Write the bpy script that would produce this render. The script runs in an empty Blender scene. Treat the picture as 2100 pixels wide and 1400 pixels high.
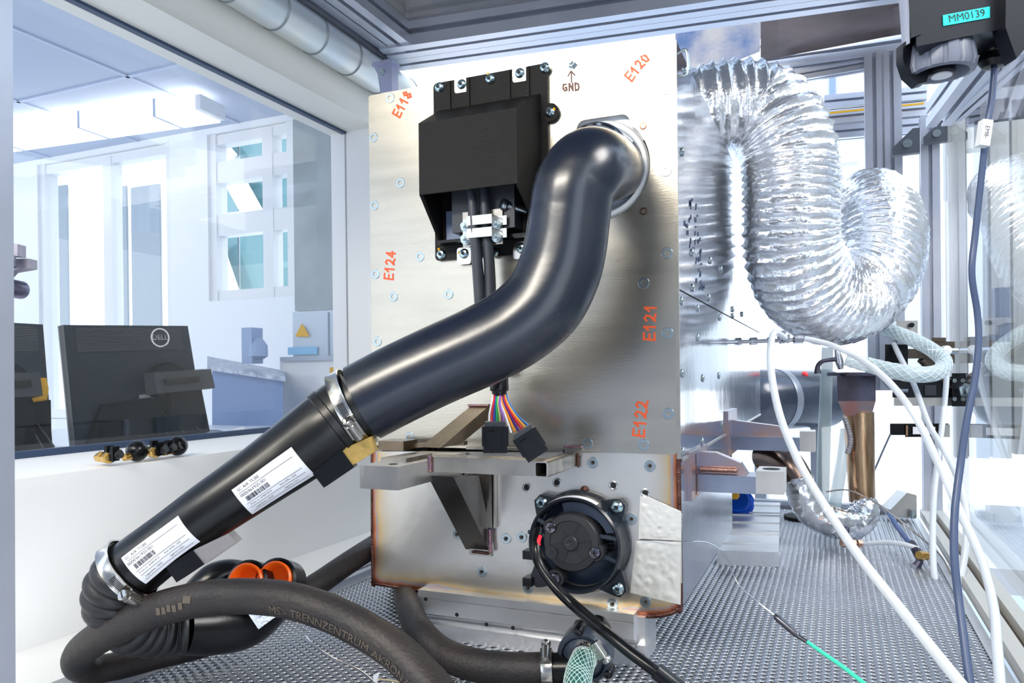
import bpy, bmesh, math, random
import numpy as np
from mathutils import Vector, Matrix, geometry, noise
random.seed(7)
V = Vector
H = 1.25                      # camera height above the room floor; all points below are relative to the camera
YAW, ROLL, PITCH, F, CU, CV = 0.4029, -0.011, -0.0035, 1545.5, 1050.0, 775.7
FW = V((-math.sin(YAW)*math.cos(PITCH), math.cos(YAW)*math.cos(PITCH), math.sin(PITCH)))
R0 = V((math.cos(YAW), math.sin(YAW), 0)); U0 = R0.cross(FW)
RT = R0*math.cos(ROLL)+U0*math.sin(ROLL); UP = -R0*math.sin(ROLL)+U0*math.cos(ROLL)
scn = bpy.context.scene
col = scn.collection
# ---------------- camera, world, lights, exposure ----------------
cd = bpy.data.cameras.new('camera'); cam = bpy.data.objects.new('camera', cd); col.objects.link(cam)
cam.matrix_world = Matrix(((RT.x, UP.x, -FW.x, 0), (RT.y, UP.y, -FW.y, 0), (RT.z, UP.z, -FW.z, H), (0, 0, 0, 1)))
cd.sensor_width = 36; cd.lens = 36*F/2100; cd.shift_y = (CV-700)/2100; cd.clip_start = .02; cd.clip_end = 200
scn.camera = cam
w = bpy.data.worlds.new('world'); scn.world = w; w.use_nodes = True
wn = w.node_tree.nodes; wl = w.node_tree.links
bg = wn['Background']
tc = wn.new('ShaderNodeTexCoord'); sp = wn.new('ShaderNodeSeparateXYZ'); rp = wn.new('ShaderNodeValToRGB')
wl.new(tc.outputs['Generated'], sp.inputs[0]); wl.new(sp.outputs['Z'], rp.inputs[0]); wl.new(rp.outputs[0], bg.inputs[0])
rp.color_ramp.elements[0].position = 0.0; rp.color_ramp.elements[0].color = (.85, .92, 1, 1)
rp.color_ramp.elements[1].position = .8; rp.color_ramp.elements[1].color = (.55, .74, 1, 1)
bg.inputs[1].default_value = 2.1
def sun(name, rot, e, c, ang):
    l = bpy.data.lights.new(name, 'SUN'); l.energy = e; l.color = c; l.angle = ang
    o = bpy.data.objects.new(name, l); o.rotation_euler = rot; col.objects.link(o)
def area(name, loc, to, e, c, sx, sy):
    l = bpy.data.lights.new(name, 'AREA'); l.energy = e; l.color = c; l.shape = 'RECTANGLE'; l.size = sx; l.size_y = sy
    o = bpy.data.objects.new(name, l); o.location = V(loc)+V((0, 0, H))
    o.rotation_euler = (V(to)-V(loc)).to_track_quat('-Z', 'Y').to_euler(); col.objects.link(o)
sun('sun', V((-.75, .12, -.62)).to_track_quat('-Z', 'Y').to_euler(), 2.6, (1, .95, .88), .5)
area('warm_fill', (-.9, -1.3, 1.38), (-.5, 1, 0), 50, (1, .93, .8), 1.6, .3)  # unseen lamp added to warm and brighten the box front
scn.view_settings.view_transform = 'Standard'; scn.view_settings.look = 'None'
scn.view_settings.exposure = 0.32; scn.view_settings.gamma = 1
# ---------------- projection of measured picture points onto real planes ----------------
def ray(u, v): return FW+RT*((u-CU)/F)+UP*(-(v-CV)/F)
def PD(u, v, d): return ray(u, v)*d
def PY(u, v, y): r = ray(u, v); return r*(y/r.y)
def PX(u, v, x): r = ray(u, v); return r*(x/r.x)
def PZ(u, v, z): r = ray(u, v); return r*(z/r.z)
def dep(p): return p.dot(FW)
# ---------------- materials ----------------
MATS = {}
def mat(name, c, metal=0., rough=.5, bump=0., bscale=60., var=0., vscale=8., stretch=None, spec=.5, attr=False, coat=0., trans=0., emit=0., c2=None):
    if name in MATS: return MATS[name]
    m = bpy.data.materials.new(name); m.use_nodes = True; nt = m.node_tree; N = nt.nodes; L = nt.links
    b = N['Principled BSDF']; b.inputs['Base Color'].default_value = (*c, 1); b.inputs['Metallic'].default_value = metal
    b.inputs['Roughness'].default_value = rough; b.inputs['Specular IOR Level'].default_value = spec
    b.inputs['Coat Weight'].default_value = coat; b.inputs['Transmission Weight'].default_value = trans
    if emit: b.inputs['Emission Color'].default_value = (*c, 1); b.inputs['Emission Strength'].default_value = emit
    t = N.new('ShaderNodeTexCoord'); mp = N.new('ShaderNodeMapping'); L.new(t.outputs['Object'], mp.inputs[0])
    if stretch: mp.inputs['Scale'].default_value = stretch
    if var or c2:
        n = N.new('ShaderNodeTexNoise'); n.inputs['Scale'].default_value = vscale; n.inputs['Detail'].default_value = 6
        L.new(mp.outputs[0], n.inputs['Vector'])
        r = N.new('ShaderNodeValToRGB'); L.new(n.outputs[0], r.inputs[0])
        k = c2 or tuple(x*(1-var) for x in c)
        r.color_ramp.elements[0].position = .35; r.color_ramp.elements[0].color = (*k, 1)
        r.color_ramp.elements[1].position = .65; r.color_ramp.elements[1].color = (*c, 1)
        L.new(r.outputs[0], b.inputs['Base Color'])
        mr = N.new('ShaderNodeMapRange'); mr.inputs[3].default_value = max(.02, rough*.8); mr.inputs[4].default_value = rough*1.3
        L.new(n.outputs[0], mr.inputs[0]); L.new(mr.outputs[0], b.inputs['Roughness'])
    if attr:
        a = N.new('ShaderNodeVertexColor'); a.layer_name = 'tint'; L.new(a.outputs[0], b.inputs['Base Color'])
    if bump:
        n = N.new('ShaderNodeTexNoise'); n.inputs['Scale'].default_value = bscale; n.inputs['Detail'].default_value = 5
        L.new(mp.outputs[0], n.inputs['Vector'])
        bp = N.new('ShaderNodeBump'); bp.inputs['Strength'].default_value = bump; bp.inputs['Distance'].default_value = .002
        L.new(n.outputs[0], bp.inputs['Height']); L.new(bp.outputs[0], b.inputs['Normal'])
    MATS[name] = m; return m
PLATE = mat('plate aluminium', (.57, .53, .455), .88, .23, .05, 60, .12, 3, (1, 1, 10))
SIDE = mat('polished aluminium', (.70, .74, .80), 1, .10, .22, 14, .18, 5)
STEEL = mat('brushed steel', (.50, .47, .43), .95, .27, .25, 50, .35, 9, (1, 6, 1))
BAR = mat('milled aluminium', (.62, .60, .58), .9, .36, .2, 90, .12, 20)
ALU = mat('anodised aluminium', (.60, .62, .70), .75, .34, .08, 90, .06, 10)
RAIL = mat('raw aluminium extrusion', (.75, .76, .78), .8, .33, .2, 80, .1, 12, (1, 8, 1))
TANK = mat('heat tinted steel', (.6, .58, .55), .85, .32, .2, 60, attr=True)
WELD = mat('weld bead', (.05, .018, .014), .8, .3, .6, 120, c2=(.16, .075, .06), vscale=40)
WELD2 = mat('straw weld', (.45, .25, .12), .9, .3, .5, 120, c2=(.25, .15, .3), vscale=40)
MON = mat('monitor plastic', (.004, .006, .010), 0, .35, .06, 200, spec=.12)
BLK = mat('black plastic', (.003, .0035, .005), 0, .25, .06, 200, spec=.35)
PRN = mat('printed black plastic', (.006, .0055, .0055), 0, .42, .4, 300, stretch=(1, 1, 6), spec=.25)
RUB = mat('black rubber', (.004, .007, .016), 0, .26, .12, 40, c2=(.006, .010, .024), vscale=6, spec=.8)
TUBEM = mat('satin black tube', (.003, .003, .0035), 0, .3, .03, 90, spec=.5)
BEL = mat('bellows rubber', (.012, .012, .014), 0, .42, .2, 60)
HOSE = mat('textile hose', (.010, .009, .011), 0, .5, .5, 260, c2=(.024, .018, .016), vscale=16)
CABLE = mat('dark cable sheath', (.035, .04, .055), 0, .38)
CLAMP = mat('clamp steel', (.58, .56, .52), 1, .2, .1, 60)
ZINC = mat('zinc screw', (.45, .52, .55), .95, .25)
DARK = mat('dark recess', (.01, .01, .012), 0, .7)
WHT = mat('white plastic', (.86, .87, .88), 0, .35)
PAPER = mat('label paper', (.86, .86, .92), 0, .5, .1, 60)
INK = mat('black ink', (.01, .01, .02), 0, .6)
REDM = mat('orange red marker', (.85, .10, .02), 0, .5)
BROWNM = mat('brown marker', (.10, .03, .02), 0, .5)
ORG = mat('orange plastic', (.95, .13, .005), 0, .35)
BRASS = mat('brass', (.8, .5, .15), 1, .25)
OLIVE = mat('ochre pad', (.42, .28, .07), 0, .55, .4, 200, .3, 80)
GREYP = mat('grey plastic', (.22, .21, .22), 0, .5, .4, 200)
TEAL = mat('turquoise label', (0, .80, .70), 0, .4)
WALL = mat('white painted wall', (.95, .96, .97), 0, .6, .25, 60)
CREAM = mat('cream enamel', (.84, .83, .78), 0, .35)
CEIL = mat('ceiling board', (.50, .57, .70), 0, .7, .1, 50)
FOIL = mat('crumpled foil', (.93, .94, .97), 1, .14, .9, 70, .1, 30)
DUCTM = mat('aluminium foil duct', (.96, .97, 1.0), .82, .17, .9, 90)
TAPE = mat('foil tape', (.88, .86, .80), .7, .38, .8, 22)
COPPER = mat('annealed pipe', (.52, .36, .22), 1, .24, .2, 40, c2=(.30, .17, .1), vscale=10, stretch=(8, 8, 1))
BURNT = mat('burnt steel', (.10, .10, .15), .8, .4, .4, 50, c2=(.05, .04, .05), vscale=14)
GREEN = mat('green sheath', (.05, .75, .45), 0, .4)
BLUEC = mat('blue cable', (.0, .12, .75), 0, .35)
YEL = mat('yellow plastic', (.8, .42, .01), 0, .4)
PERF = mat('perforated stainless', (.44, .46, .51), .9, .33, .02, 60, .12, 6)
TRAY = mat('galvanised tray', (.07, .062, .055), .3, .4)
CLR = None
def clearmat(name, c, alpha, rough=.15):
    m = bpy.data.materials.new(name); m.use_nodes = True; N = m.node_tree.nodes; L = m.node_tree.links
    out = N['Material Output']; N.remove(N['Principled BSDF'])
    a = N.new('ShaderNodeBsdfTransparent'); g = N.new('ShaderNodeBsdfGlossy'); g.inputs['Roughness'].default_value = rough
    d = N.new('ShaderNodeBsdfDiffuse'); d.inputs[0].default_value = (*c, 1); a.inputs[0].default_value = (1, 1, 1, 1)
    m1 = N.new('ShaderNodeMixShader'); m1.inputs[0].default_value = alpha; L.new(a.outputs[0], m1.inputs[1]); L.new(d.outputs[0], m1.inputs[2])
    ge = N.new('ShaderNodeNewGeometry'); dt = N.new('ShaderNodeVectorMath'); dt.operation = 'DOT_PRODUCT'
    L.new(ge.outputs['Normal'], dt.inputs[0]); L.new(ge.outputs['Incoming'], dt.inputs[1])
    def mth(op, x, y, cl=False):
        k = N.new('ShaderNodeMath'); k.operation = op; k.use_clamp = cl
        for i, q in enumerate((x, y)):
            if q is None: continue
            if isinstance(q, (int, float)): k.inputs[i].default_value = q
            else: L.new(q, k.inputs[i])
        return k.outputs[0]
    ab = mth('ABSOLUTE', dt.outputs['Value'], None); pw_ = mth('POWER', mth('SUBTRACT', 1., ab, True), 5.)
    fac = mth('ADD', mth('MULTIPLY', pw_, .9), .04, True)
    m2 = N.new('ShaderNodeMixShader'); L.new(fac, m2.inputs[0]); L.new(m1.outputs[0], m2.inputs[1]); L.new(g.outputs[0], m2.inputs[2])
    L.new(m2.outputs[0], out.inputs[0]); return m
GLASS = clearmat('window glass', (.8, .9, 1), .008, .01)
SMOKE = clearmat('smoked roof glass', (.05, .045, .06), .78, .06)
PVC = clearmat('milky tubing', (.86, .90, .95), .72, .2)
PVC2 = clearmat('braided tubing', (.60, .72, .76), .62, .2)
TEALG = mat('teal facade glass', (.10, .24, .26), .2, .15)
# ---------------- mesh builder ----------------
class B:
    def __init__(s): s.v = []; s.f = []
    def add(s, vs, fs):
        o = len(s.v); s.v += [V(p) for p in vs]; s.f += [tuple(i+o for i in f) for f in fs]; return s
    def box(s, a, b):
        x0, y0, z0 = a; x1, y1, z1 = b
        return s.hexa([(x0, y0, z0), (x1, y0, z0), (x1, y1, z0), (x0, y1, z0)], [(x0, y0, z1), (x1, y0, z1), (x1, y1, z1), (x0, y1, z1)])
    def hexa(s, lo, hi):
        return s.add(list(lo)+list(hi), [(3, 2, 1, 0), (4, 5, 6, 7), (0, 1, 5, 4), (1, 2, 6, 5), (2, 3, 7, 6), (3, 0, 4, 7)])
    def obox(s, c, ax, ay, az):      # centre and half-axis vectors
        c = V(c); lo = [c-ax-ay-az, c+ax-ay-az, c+ax+ay-az, c-ax+ay-az]; hi = [p+az*2 for p in lo]; return s.hexa(lo, hi)
    def prism(s, poly, ext, holes=()):   # planar polygon (+holes) extruded by ext
        ext = V(ext); loops = [[V(p) for p in poly]]+[[V(p) for p in h] for h in holes]
        tri = geometry.tessellate_polygon(loops); flat = [p for l in loops for p in l]; n = len(flat)
        fs = [tuple(t) for t in tri]+[tuple(i+n for i in reversed(t)) for t in tri]
        o = 0
        for l in loops:
            k = len(l)
            for i in range(k): fs.append((o+i, o+(i+1) % k, o+(i+1) % k+n, o+i+n))
            o += k
        return s.add(flat+[p+ext for p in flat], fs)
    def bar(s, a, b, w, h, up=(0, 0, 1)):
        a = V(a); b = V(b); d = (b-a); ax = d/2; u = V(up); sd = d.cross(u).normalized(); u = sd.cross(d).normalized()
        return s.obox((a+b)/2, ax, sd*w/2, u*h/2)
    def sweep(s, P, R, seg=16, prof=None, caps=True, disp=None):   # P points, R radii
        n = len(P); T = []
        for i in range(n):
            t = (P[min(i+1, n-1)]-P[max(i-1, 0)]); T.append(t.normalized() if t.length > 1e-9 else V((0, 0, 1)))
        u = T[0].orthogonal().normalized(); rings = []; o = len(s.v)
        for i in range(n):
            u = (u-T[i]*u.dot(T[i])).normalized(); w_ = T[i].cross(u)
            for k in range(seg):
                a = 2*math.pi*k/seg; r = R[i]
                if disp: r = r*disp(i, k, a)
                s.v.append(P[i]+(u*math.cos(a)+w_*math.sin(a))*r)
        for i in range(n-1):
            for k in range(seg):
                k2 = (k+1) % seg; s.f.append((o+i*seg+k, o+i*seg+k2, o+(i+1)*seg+k2, o+(i+1)*seg+k))
        if caps:
            s.f.append(tuple(o+k for k in reversed(range(seg)))); s.f.append(tuple(o+(n-1)*seg+k for k in range(seg)))
        return s
    def tube(s, pts, r=None, seg=14, n=10, caps=True):     # pts: Vector list with common r
        P, R = cr([(p, r) for p in pts], n); return s.sweep(P, R, seg, caps=caps)
    def cyl(s, a, b, r, r2=None, seg=20): return s.sweep([V(a), V(b)], [r, r if r2 is None else r2], seg)
    def lathe(s, c, axis, prof, seg=32, ref=None):         # prof: (radius, height along axis)
        c = V(c); ax = V(axis).normalized(); u = V(ref) if ref else ax.orthogonal().normalized(); w_ = ax.cross(u); o = len(s.v); n = len(prof)
        for r, h in prof:
            for k in range(seg):
                a = 2*math.pi*k/seg; s.v.append(c+ax*h+(u*math.cos(a)+w_*math.sin(a))*max(r, 1e-5))
        for i in range(n-1):
            for k in range(seg):
                k2 = (k+1) % seg; s.f.append((o+i*seg+k, o+i*seg+k2, o+(i+1)*seg+k2, o+(i+1)*seg+k))
        if prof[0][0] > 1e-4 and prof[0] != prof[-1]: s.f.append(tuple(o+k for k in reversed(range(seg))))
        if prof[-1][0] > 1e-4 and prof[0] != prof[-1]: s.f.append(tuple(o+(n-1)*seg+k for k in range(seg)))
        return s
    def sph(s, c, r, seg=16): 
        return s.lathe(c, (0, 0, 1), [(r*math.cos(a), r*math.sin(a)) for a in [(-.5+i/10)*math.pi for i in range(11)]], seg)
    def ribbon(s, pts, wd, nrm, th=.0004):
        nrm = V(nrm)
        for a, b in zip(pts, pts[1:]):
            th += .00006; d = (b-a); 
            if d.length < 1e-6: continue
            d.normalize(); sd = d.cross(nrm).normalized()*wd/2
            a2 = a-d*wd*.4; b2 = b+d*wd*.4
            s.hexa([a2-sd, b2-sd, b2+sd, a2+sd], [a2-sd+nrm*th, b2-sd+nrm*th, b2+sd+nrm*th, a2+sd+nrm*th])
        return s
    def mesh(s, name, m, sharp=35):
        me = bpy.data.meshes.new(name); me.from_pydata([tuple(p) for p in s.v], [], s.f); me.update()
        if m: me.materials.append(m)
        bm = bmesh.new(); bm.from_mesh(me); bmesh.ops.recalc_face_normals(bm, faces=bm.faces); bm.to_mesh(me); bm.free()
        for p in me.polygons: p.use_smooth = True
        me.set_sharp_from_angle(angle=math.radians(sharp)); return me
    def obj(s, name, m, parent=None, sharp=35, label=None):
        xs = [p.x for p in s.v]; ys = [p.y for p in s.v]; zs = [p.z for p in s.v]
        b = V(((min(xs)+max(xs))/2, (min(ys)+max(ys))/2, min(zs)))
        s.v = [p-b for p in s.v]; me = s.mesh(name, m, sharp)
        o = bpy.data.objects.new(name, me); col.objects.link(o); wl_ = b+V((0, 0, H))
        if parent: o.parent = parent; o.location = wl_-wpos(parent)
        else: o.location = wl_
        if label: o['label'] = label
        return o
def wpos(o):
    p = V(o.location)
    while o.parent: o = o.parent; p += o.location
    return p
def cr(pts, n=10):
    P = []; R = []; k = len(pts)
    for i in range(k-1):
        p0, p1, p2, p3 = pts[max(i-1, 0)], pts[i], pts[i+1], pts[min(i+2, k-1)]
        for j in range(n):
            t = j/n; q = lambda a, b, c, d: .5*((2*b)+(c-a)*t+(2*a-5*b+4*c-d)*t*t+(3*b-a-3*c+d)*t**3)
            P.append(q(p0[0], p1[0], p2[0], p3[0])); R.append(q(p0[1], p1[1], p2[1], p3[1]))
    P.append(V(pts[-1][0])); R.append(pts[-1][1]); return P, R
def pxp(pts, n=10): return cr([(PD(u, v, d), r*d/F) for u, v, d, r in pts], n)   # (u, v, depth, radius seen)
def thing(name, label, cat, loc, group=None):
    o = bpy.data.objects.new(name, None); o.empty_display_size = .02; col.objects.link(o); o.location = V(loc)+V((0, 0, H))
    return tag(o, label, cat, group)
def tag(o, label, cat, group=None):
    o['label'] = label; o['category'] = cat
    if group: o['group'] = group
    return o
def struct(o): o['kind'] = 'structure'; return o
def inst(me, name, loc, parent, rot=None, sc=1):
    o = bpy.data.objects.new(name, me); col.objects.link(o); l = V(loc)+V((0, 0, H))
    if parent: o.parent = parent; l = l-wpos(parent)
    o.location = l
    if rot is not None: o.rotation_euler = rot
    o.scale = (sc, sc, sc); return o
def circ(c, r, n=40, a0=0, a1=2*math.pi): return [V((c[0]+r*math.cos(a0+(a1-a0)*i/n), c[1], c[2]+r*math.sin(a0+(a1-a0)*i/n))) for i in range(n)]
def textgeo(s, size=1.):
    cu = bpy.data.curves.new('t', 'FONT'); cu.body = s; cu.size = size; cu.resolution_u = 3; cu.align_x = 'CENTER'; cu.align_y = 'CENTER'
    o = bpy.data.objects.new('t', cu); col.objects.link(o); bpy.context.view_layer.update()
    me = bpy.data.meshes.new_from_object(o.evaluated_get(bpy.context.evaluated_depsgraph_get()))
    r = [tuple(v.co) for v in me.vertices], [tuple(p.vertices) for p in me.polygons]
    bpy.data.objects.remove(o); bpy.data.curves.remove(cu); bpy.data.meshes.remove(me); return r
def text(b, s, size, fn):     # fn(x, y) -> point
    vs, fs = textgeo(s, size); b.add([fn(p[0], p[1]) for p in vs], fs); return b
STR = {'E': [[(.6, 1), (.05, 1), (0, 0), (.6, .05)], [(.02, .5), (.5, .5)]], '1': [[(0, .6), (.3, 1), (.3, 0)]],
       '2': [[(0, .8), (.2, 1), (.45, .85), (.4, .5), (0, .05), (.3, .12), (.6, 0)]], '0': [[(.3, 1), (0, .6), (.1, .1), (.4, 0), (.55, .5), (.3, 1)]],
       '4': [[(.4, 0), (.4, 1), (0, .3), (.6, .35)]], '8': [[(.3, .5), (.05, .75), (.3, 1), (.5, .75), (.3, .5), (0, .25), (.3, 0), (.55, .25), (.3, .5)]],
       'G': [[(.5, .9), (.1, .9), (0, .4), (.2, .05), (.5, .1), (.5, .45), (.3, .45)]], 'N': [[(0, 0), (.05, 1), (.5, 0), (.5, 1)]],
       'D': [[(.0, 0), (.0, 1), (.4, .85), (.5, .4), (.35, .05), (0, 0)]]}
def hand(b, s, u0, v0, ang, size, wd, y, adv=.85):
    ca, sa = math.cos(math.radians(ang)), math.sin(math.radians(ang)); x0 = 0
    for ch in s:
        for st in STR[ch]:
            b.ribbon([PY(u0+((x0+x)*ca-yy*sa)*size, v0-((x0+x)*sa+yy*ca)*size, y) for x, yy in st], wd, (0, -1, 0))
        x0 += adv
    return b
def profile(a, b, w=.045, up=(0, 0, 1)):      # slotted aluminium extrusion between a and b
    a = V(a); b = V(b); d = (b-a).normalized(); u = V(up); sd = d.cross(u).normalized(); u = sd.cross(d).normalized()
    h = w/2; g = w*.1; q = w*.22; e = w*.24; pts = []
    base = [(-h, -h), (-g, -h), (-g, -h+.1*w), (-q, -h+.12*w), (-q*.6, -h+.3*w), (q*.6, -h+.3*w), (q, -h+.12*w), (g, -h+.1*w), (g, -h)]
    for k in range(4):
        c, s_ = [(1, 0), (0, 1), (-1, 0), (0, -1)][k]
        pts += [(x*c-y*s_, x*s_+y*c) for x, y in base]
    bb = B(); bb.prism([a+sd*x+u*y for x, y in pts], b-a); return bb
def clamp(name_label, c, axis, R, wd, ang, parent=None, ref=None):
    c = V(c); ax = V(axis).normalized()
    if ref is not None and ax.cross(V(ref)).dot(FW) > 0: ax = -ax
    t = thing('hose_clamp', name_label, 'clamp', c-V((0, 0, R)))
    u = V(ref).normalized() if ref else ax.orthogonal().normalized(); u = (u-ax*u.dot(ax)).normalized(); w_ = ax.cross(u)
    h = wd/2; th = .0012
    B().lathe(c, ax, [(R, -h), (R+th, -h*.96), (R+th*.4, -h*.6), (R+th*.4, h*.6), (R+th, h*.96), (R, h), (R-.0005, h), (R-.0005, -h), (R, -h)], 64).obj('band', CLAMP, t)
    sl = B()
    for k in range(16):
        a = math.radians(ang)+.16+k*.055*(.03/R); rd = u*math.cos(a)+w_*math.sin(a); tg = ax.cross(rd)
        sl.obox(c+rd*(R+th*.45), ax*h*.5, (tg*.55+ax*.1)*.0011, rd*.0002)
    o = sl.obj('slots', DARK, t); o['kind'] = 'stuff'
    a = math.radians(ang); rd = u*math.cos(a)+w_*math.sin(a); tg = ax.cross(rd)
    B().obox(c+rd*(R+.002), ax*h*1.02, tg*.010, rd*.0022).sweep([c+rd*(R+.006)-tg*.010, c+rd*(R+.006)+tg*.009], [.0050, .0050], 14).obj('worm_housing', CLAMP, t)
    B().lathe(c+rd*(R+.006)+tg*.009, tg, [(.0035, 0), (.0035, .003), (.0058, .003), (.0062, .004), (.0060, .0075), (.005, .0085)], 18).obj('screw', CLAMP, t)
    B().obox(c+rd*(R+.006)+tg*.0176, rd*.0048, ax*.0006, tg*.0003).obj('screw_slot', DARK, t)
    return t
# ================= the room and the left wall =================
XW, XS, XH = -1.277, -1.01, -1.17; ZS, ZT = -.132, .702
def S(b, name, m, **k): return struct(b.obj(name, m, **k))
def sbox(name, a, b, m): return S(B().box(a, b), name, m)
# unseen wall, opening and ceiling added behind the camera to shape the plate's reflections
RW = mat('reflection wall blue grey', (.26, .29, .36), 0, .6)
wr = B()
for a, b_ in (((-7, -2.75, -1.25), (-3.5, -2.6, 1.5)), ((-1.75, -2.75, -1.25), (1.6, -2.6, 1.5)), ((-3.5, -2.75, -1.25), (-1.75, -2.6, -.75)), ((-3.5, -2.75, 1.2), (-1.75, -2.6, 1.5))): wr.box(a, b_)
struct(wr.obj('reflection_wall', RW))
sbox('trim_7', (-1.2, -2.6, 1.5), (1.6, .15, 1.55), mat('added ceiling', (.7, .69, .64), 0, .6))
sbox('floor', (-6, -2, -1.27), (4, 7, -1.25), mat('floor vinyl', (.55, .58, .62), 0, .4, var=.1))
S(B().prism([(XS, -.6, -1.25), (XS, -.6, ZS-.02), (XS-.004, -.6, ZS), (XW-.02, -.6, ZS), (XW-.02, -.6, ZS-.05), (XS-.1, -.6, ZS-.05), (XS-.1, -.6, -1.25)], (0, 3.3, 0)), 'wall_left', WALL)
S(B().prism([(XW-.06, -.6, ZT), (XH, -.6, ZT), (XH, -.6, ZT+.016), (XH+.012, -.6, ZT+.03), (XH+.018, -.6, ZT+.07), (XH+.01, -.6, ZT+.13), (XH, -.6, ZT+.2), (XH, -.6, 1.2), (XW-.06, -.6, 1.2)], (0, 2.555, 0)), 'trim_1', CREAM, sharp=50)
sbox('trim_2', (XW-.05, 1.80, ZS), (XH, 1.96, ZT), WHT)
sbox('wall_back', (XW-.06, 1.96, -1.25), (XH, 2.9, 1.2), WALL)
wf = S(B().box((XW-.012, -.6, ZS), (XW+.004, 1.8, ZS+.012)).box((XW-.012, -.6, ZT-.006), (XW+.004, 1.8, ZT)), 'window_1', mat('window gasket', (.03, .06, .13), 0, .5))
B().box((XW-.003, -.6, ZS), (XW+.003, 1.8, ZT)).obj('pane', GLASS, wf)
# far office beyond the window: ceiling grid, back wall with openings
CZ = 1.2
cg = B()
S(B().box((-6, -.6, CZ), (XW-.06, 3.0, CZ+.03)), 'ceiling', CEIL)
cl = bpy.data.objects['ceiling']
for x in (-1.9, -2.55, -3.2, -3.85): cg.box((x-.008, -.6, CZ-.006), (x+.008, 2.75, CZ))
for y in (.35, .95, 1.55, 2.15): cg.box((-6, y-.008, CZ-.006), (XW-.06, y+.008, CZ))
cg.obj('grid_bar', mat('ceiling joint', (.55, .62, .78), 0, .6), cl)
YB = 2.76
def rectY(b, u0, v0, u1, v1, y, th=.06):
    a = PY(u0, v0, y); c = PY(u1, v1, y); x0, x1 = sorted((a.x, c.x)); z0, z1 = sorted((a.z, c.z)); return b.box((x0, y, z0), (x1, y+th, z1))
wb = B()
x_ = lambda u, y=YB: PY(u, 500, y).x
z_ = lambda u, v, y=YB: PY(u, v, y).z
zl = z_(650, 236)                                     # lintel height
zb = z_(520, 612)
wb.box((-6, YB, zl), (XW, YB+.12, CZ)); 
for u0, u1 in ((-500, 78), (350, 427), (600, 760)): wb.box((x_(u0), YB, -1.25), (x_(u1), YB+.12, zl))
wb.box((x_(427), YB, -1.25), (x_(600), YB+.12, zb)); wb.box((x_(78), YB, -1.25), (x_(350), YB+.12, z_(200, 860)))
S(wb, 'wall_front', mat('office wall', (.93, .95, .97), 0, .6))
for i, (u0, u1, zz, mull) in enumerate(((427, 600, zb, (545,)), (78, 350, z_(200, 860), (215,)))):
    g = B(); xa, xb = x_(u0), x_(u1)
    for a in (xa, xb-.04): g.box((a, YB+.014, zz), (a+.04, YB+.086, zl))
    for m_ in mull: g.box((x_(m_)-.03, YB+.017, zz), (x_(m_)+.03, YB+.083, zl-.01))
    g.box((xa+.01, YB+.02, zl-.05), (xb-.01, YB+.08, zl-.002)); g.box((xa+.01, YB+.02, zz+.002), (xb-.01, YB+.08, zz+.05))
    if i == 0:
        for v in (340, 452): g.box((xa+.01, YB+.02, z_(520, v)-.05), (xb-.01, YB+.08, z_(520, v)+.05))
    o = S(g, 'window_%d' % (i+2), WHT)
    B().box((xa, YB+.045, zz), (xb, YB+.05, zl)).obj('pane', GLASS, o)
# grey concrete pier, right of the office window, and low cabinets in front of it
t = rectY(B(), 600, 245, 716, 632, YB-.03, .03).obj('wall_panel', mat('grey office panel', (.42, .47, .48), 0, .5, var=.25, vscale=4)); struct(t); t.name = 'trim_3'
t = thing('storage_cabinet', 'white office cabinet with pale doors and a yellow triangle sign, seen through the left window', 'cabinet', PY(660, 900, YB-.35))
rectY(B(), 600, 640, 724, 735, YB-.30, .2).obj('upper_door', mat('cabinet blue grey', (.62, .70, .78), 0, .4), t)
rectY(B(), 672, 640, 675, 730, YB-.305, .01).obj('door_gap', mat('gap grey', (.25, .32, .4), 0, .5), t)
rectY(B(), 574, 737, 724, 960, YB-.36, .25).obj('body', WHT, t)
rectY(B(), 574, 732, 724, 737, YB-.38, .28).obj('worktop', mat('worktop grey', (.45, .5, .58), 0, .4), t)
yy = YB-.312
B().prism([PY(605, 690, yy), PY(634, 690, yy), PY(619, 663, yy)], (0, .003, 0)).obj('warning_triangle', YEL, t)
rectY(B(), 590, 712, 650, 726, yy, .004).obj('blue_lettering_strip', mat('pale blue print', (.3, .6, .85), 0, .5), t)
rectY(B(), 676, 753, 697, 786, YB-.366, .004).obj('yellow_label', YEL, t)
# building outside
YO = 7.0
bt = thing('office_building', 'pale building with rows of teal windows outside the office windows', 'building', V((-6, YO, -1.25)))
fb = B().box((-14, YO, -1.2), (-.5, YO+.3, 6)); fb.obj('facade', mat('facade white', (.86, .9, .92), 0, .6), bt)
for v0, v1 in ((270, 320), (350, 432), (478, 592)):
    for u0, u1 in ((436, 488), (492, 541), (552, 600)):
        rectY(B(), u0, v0, u1, v1, YO-.03, .02).obj('window', TEALG, bt)
for u0, u1 in ((95, 140), (226, 262), (268, 330)):
    rectY(B(), u0, 385, u1, 700, YO-.03, .02).obj('window', mat('grey facade glass', (.16, .20, .24), .2, .2), bt)
for a, b in (((436, 290), (470, 330)), ((470, 350), (520, 440)), ((436, 500), (470, 600))):
    B().bar(PY(*a, YO-.2), PY(*b, YO-.2), .22, .1, (0, 1, 0)).obj('diagonal_brace', WHT, bt)
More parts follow.
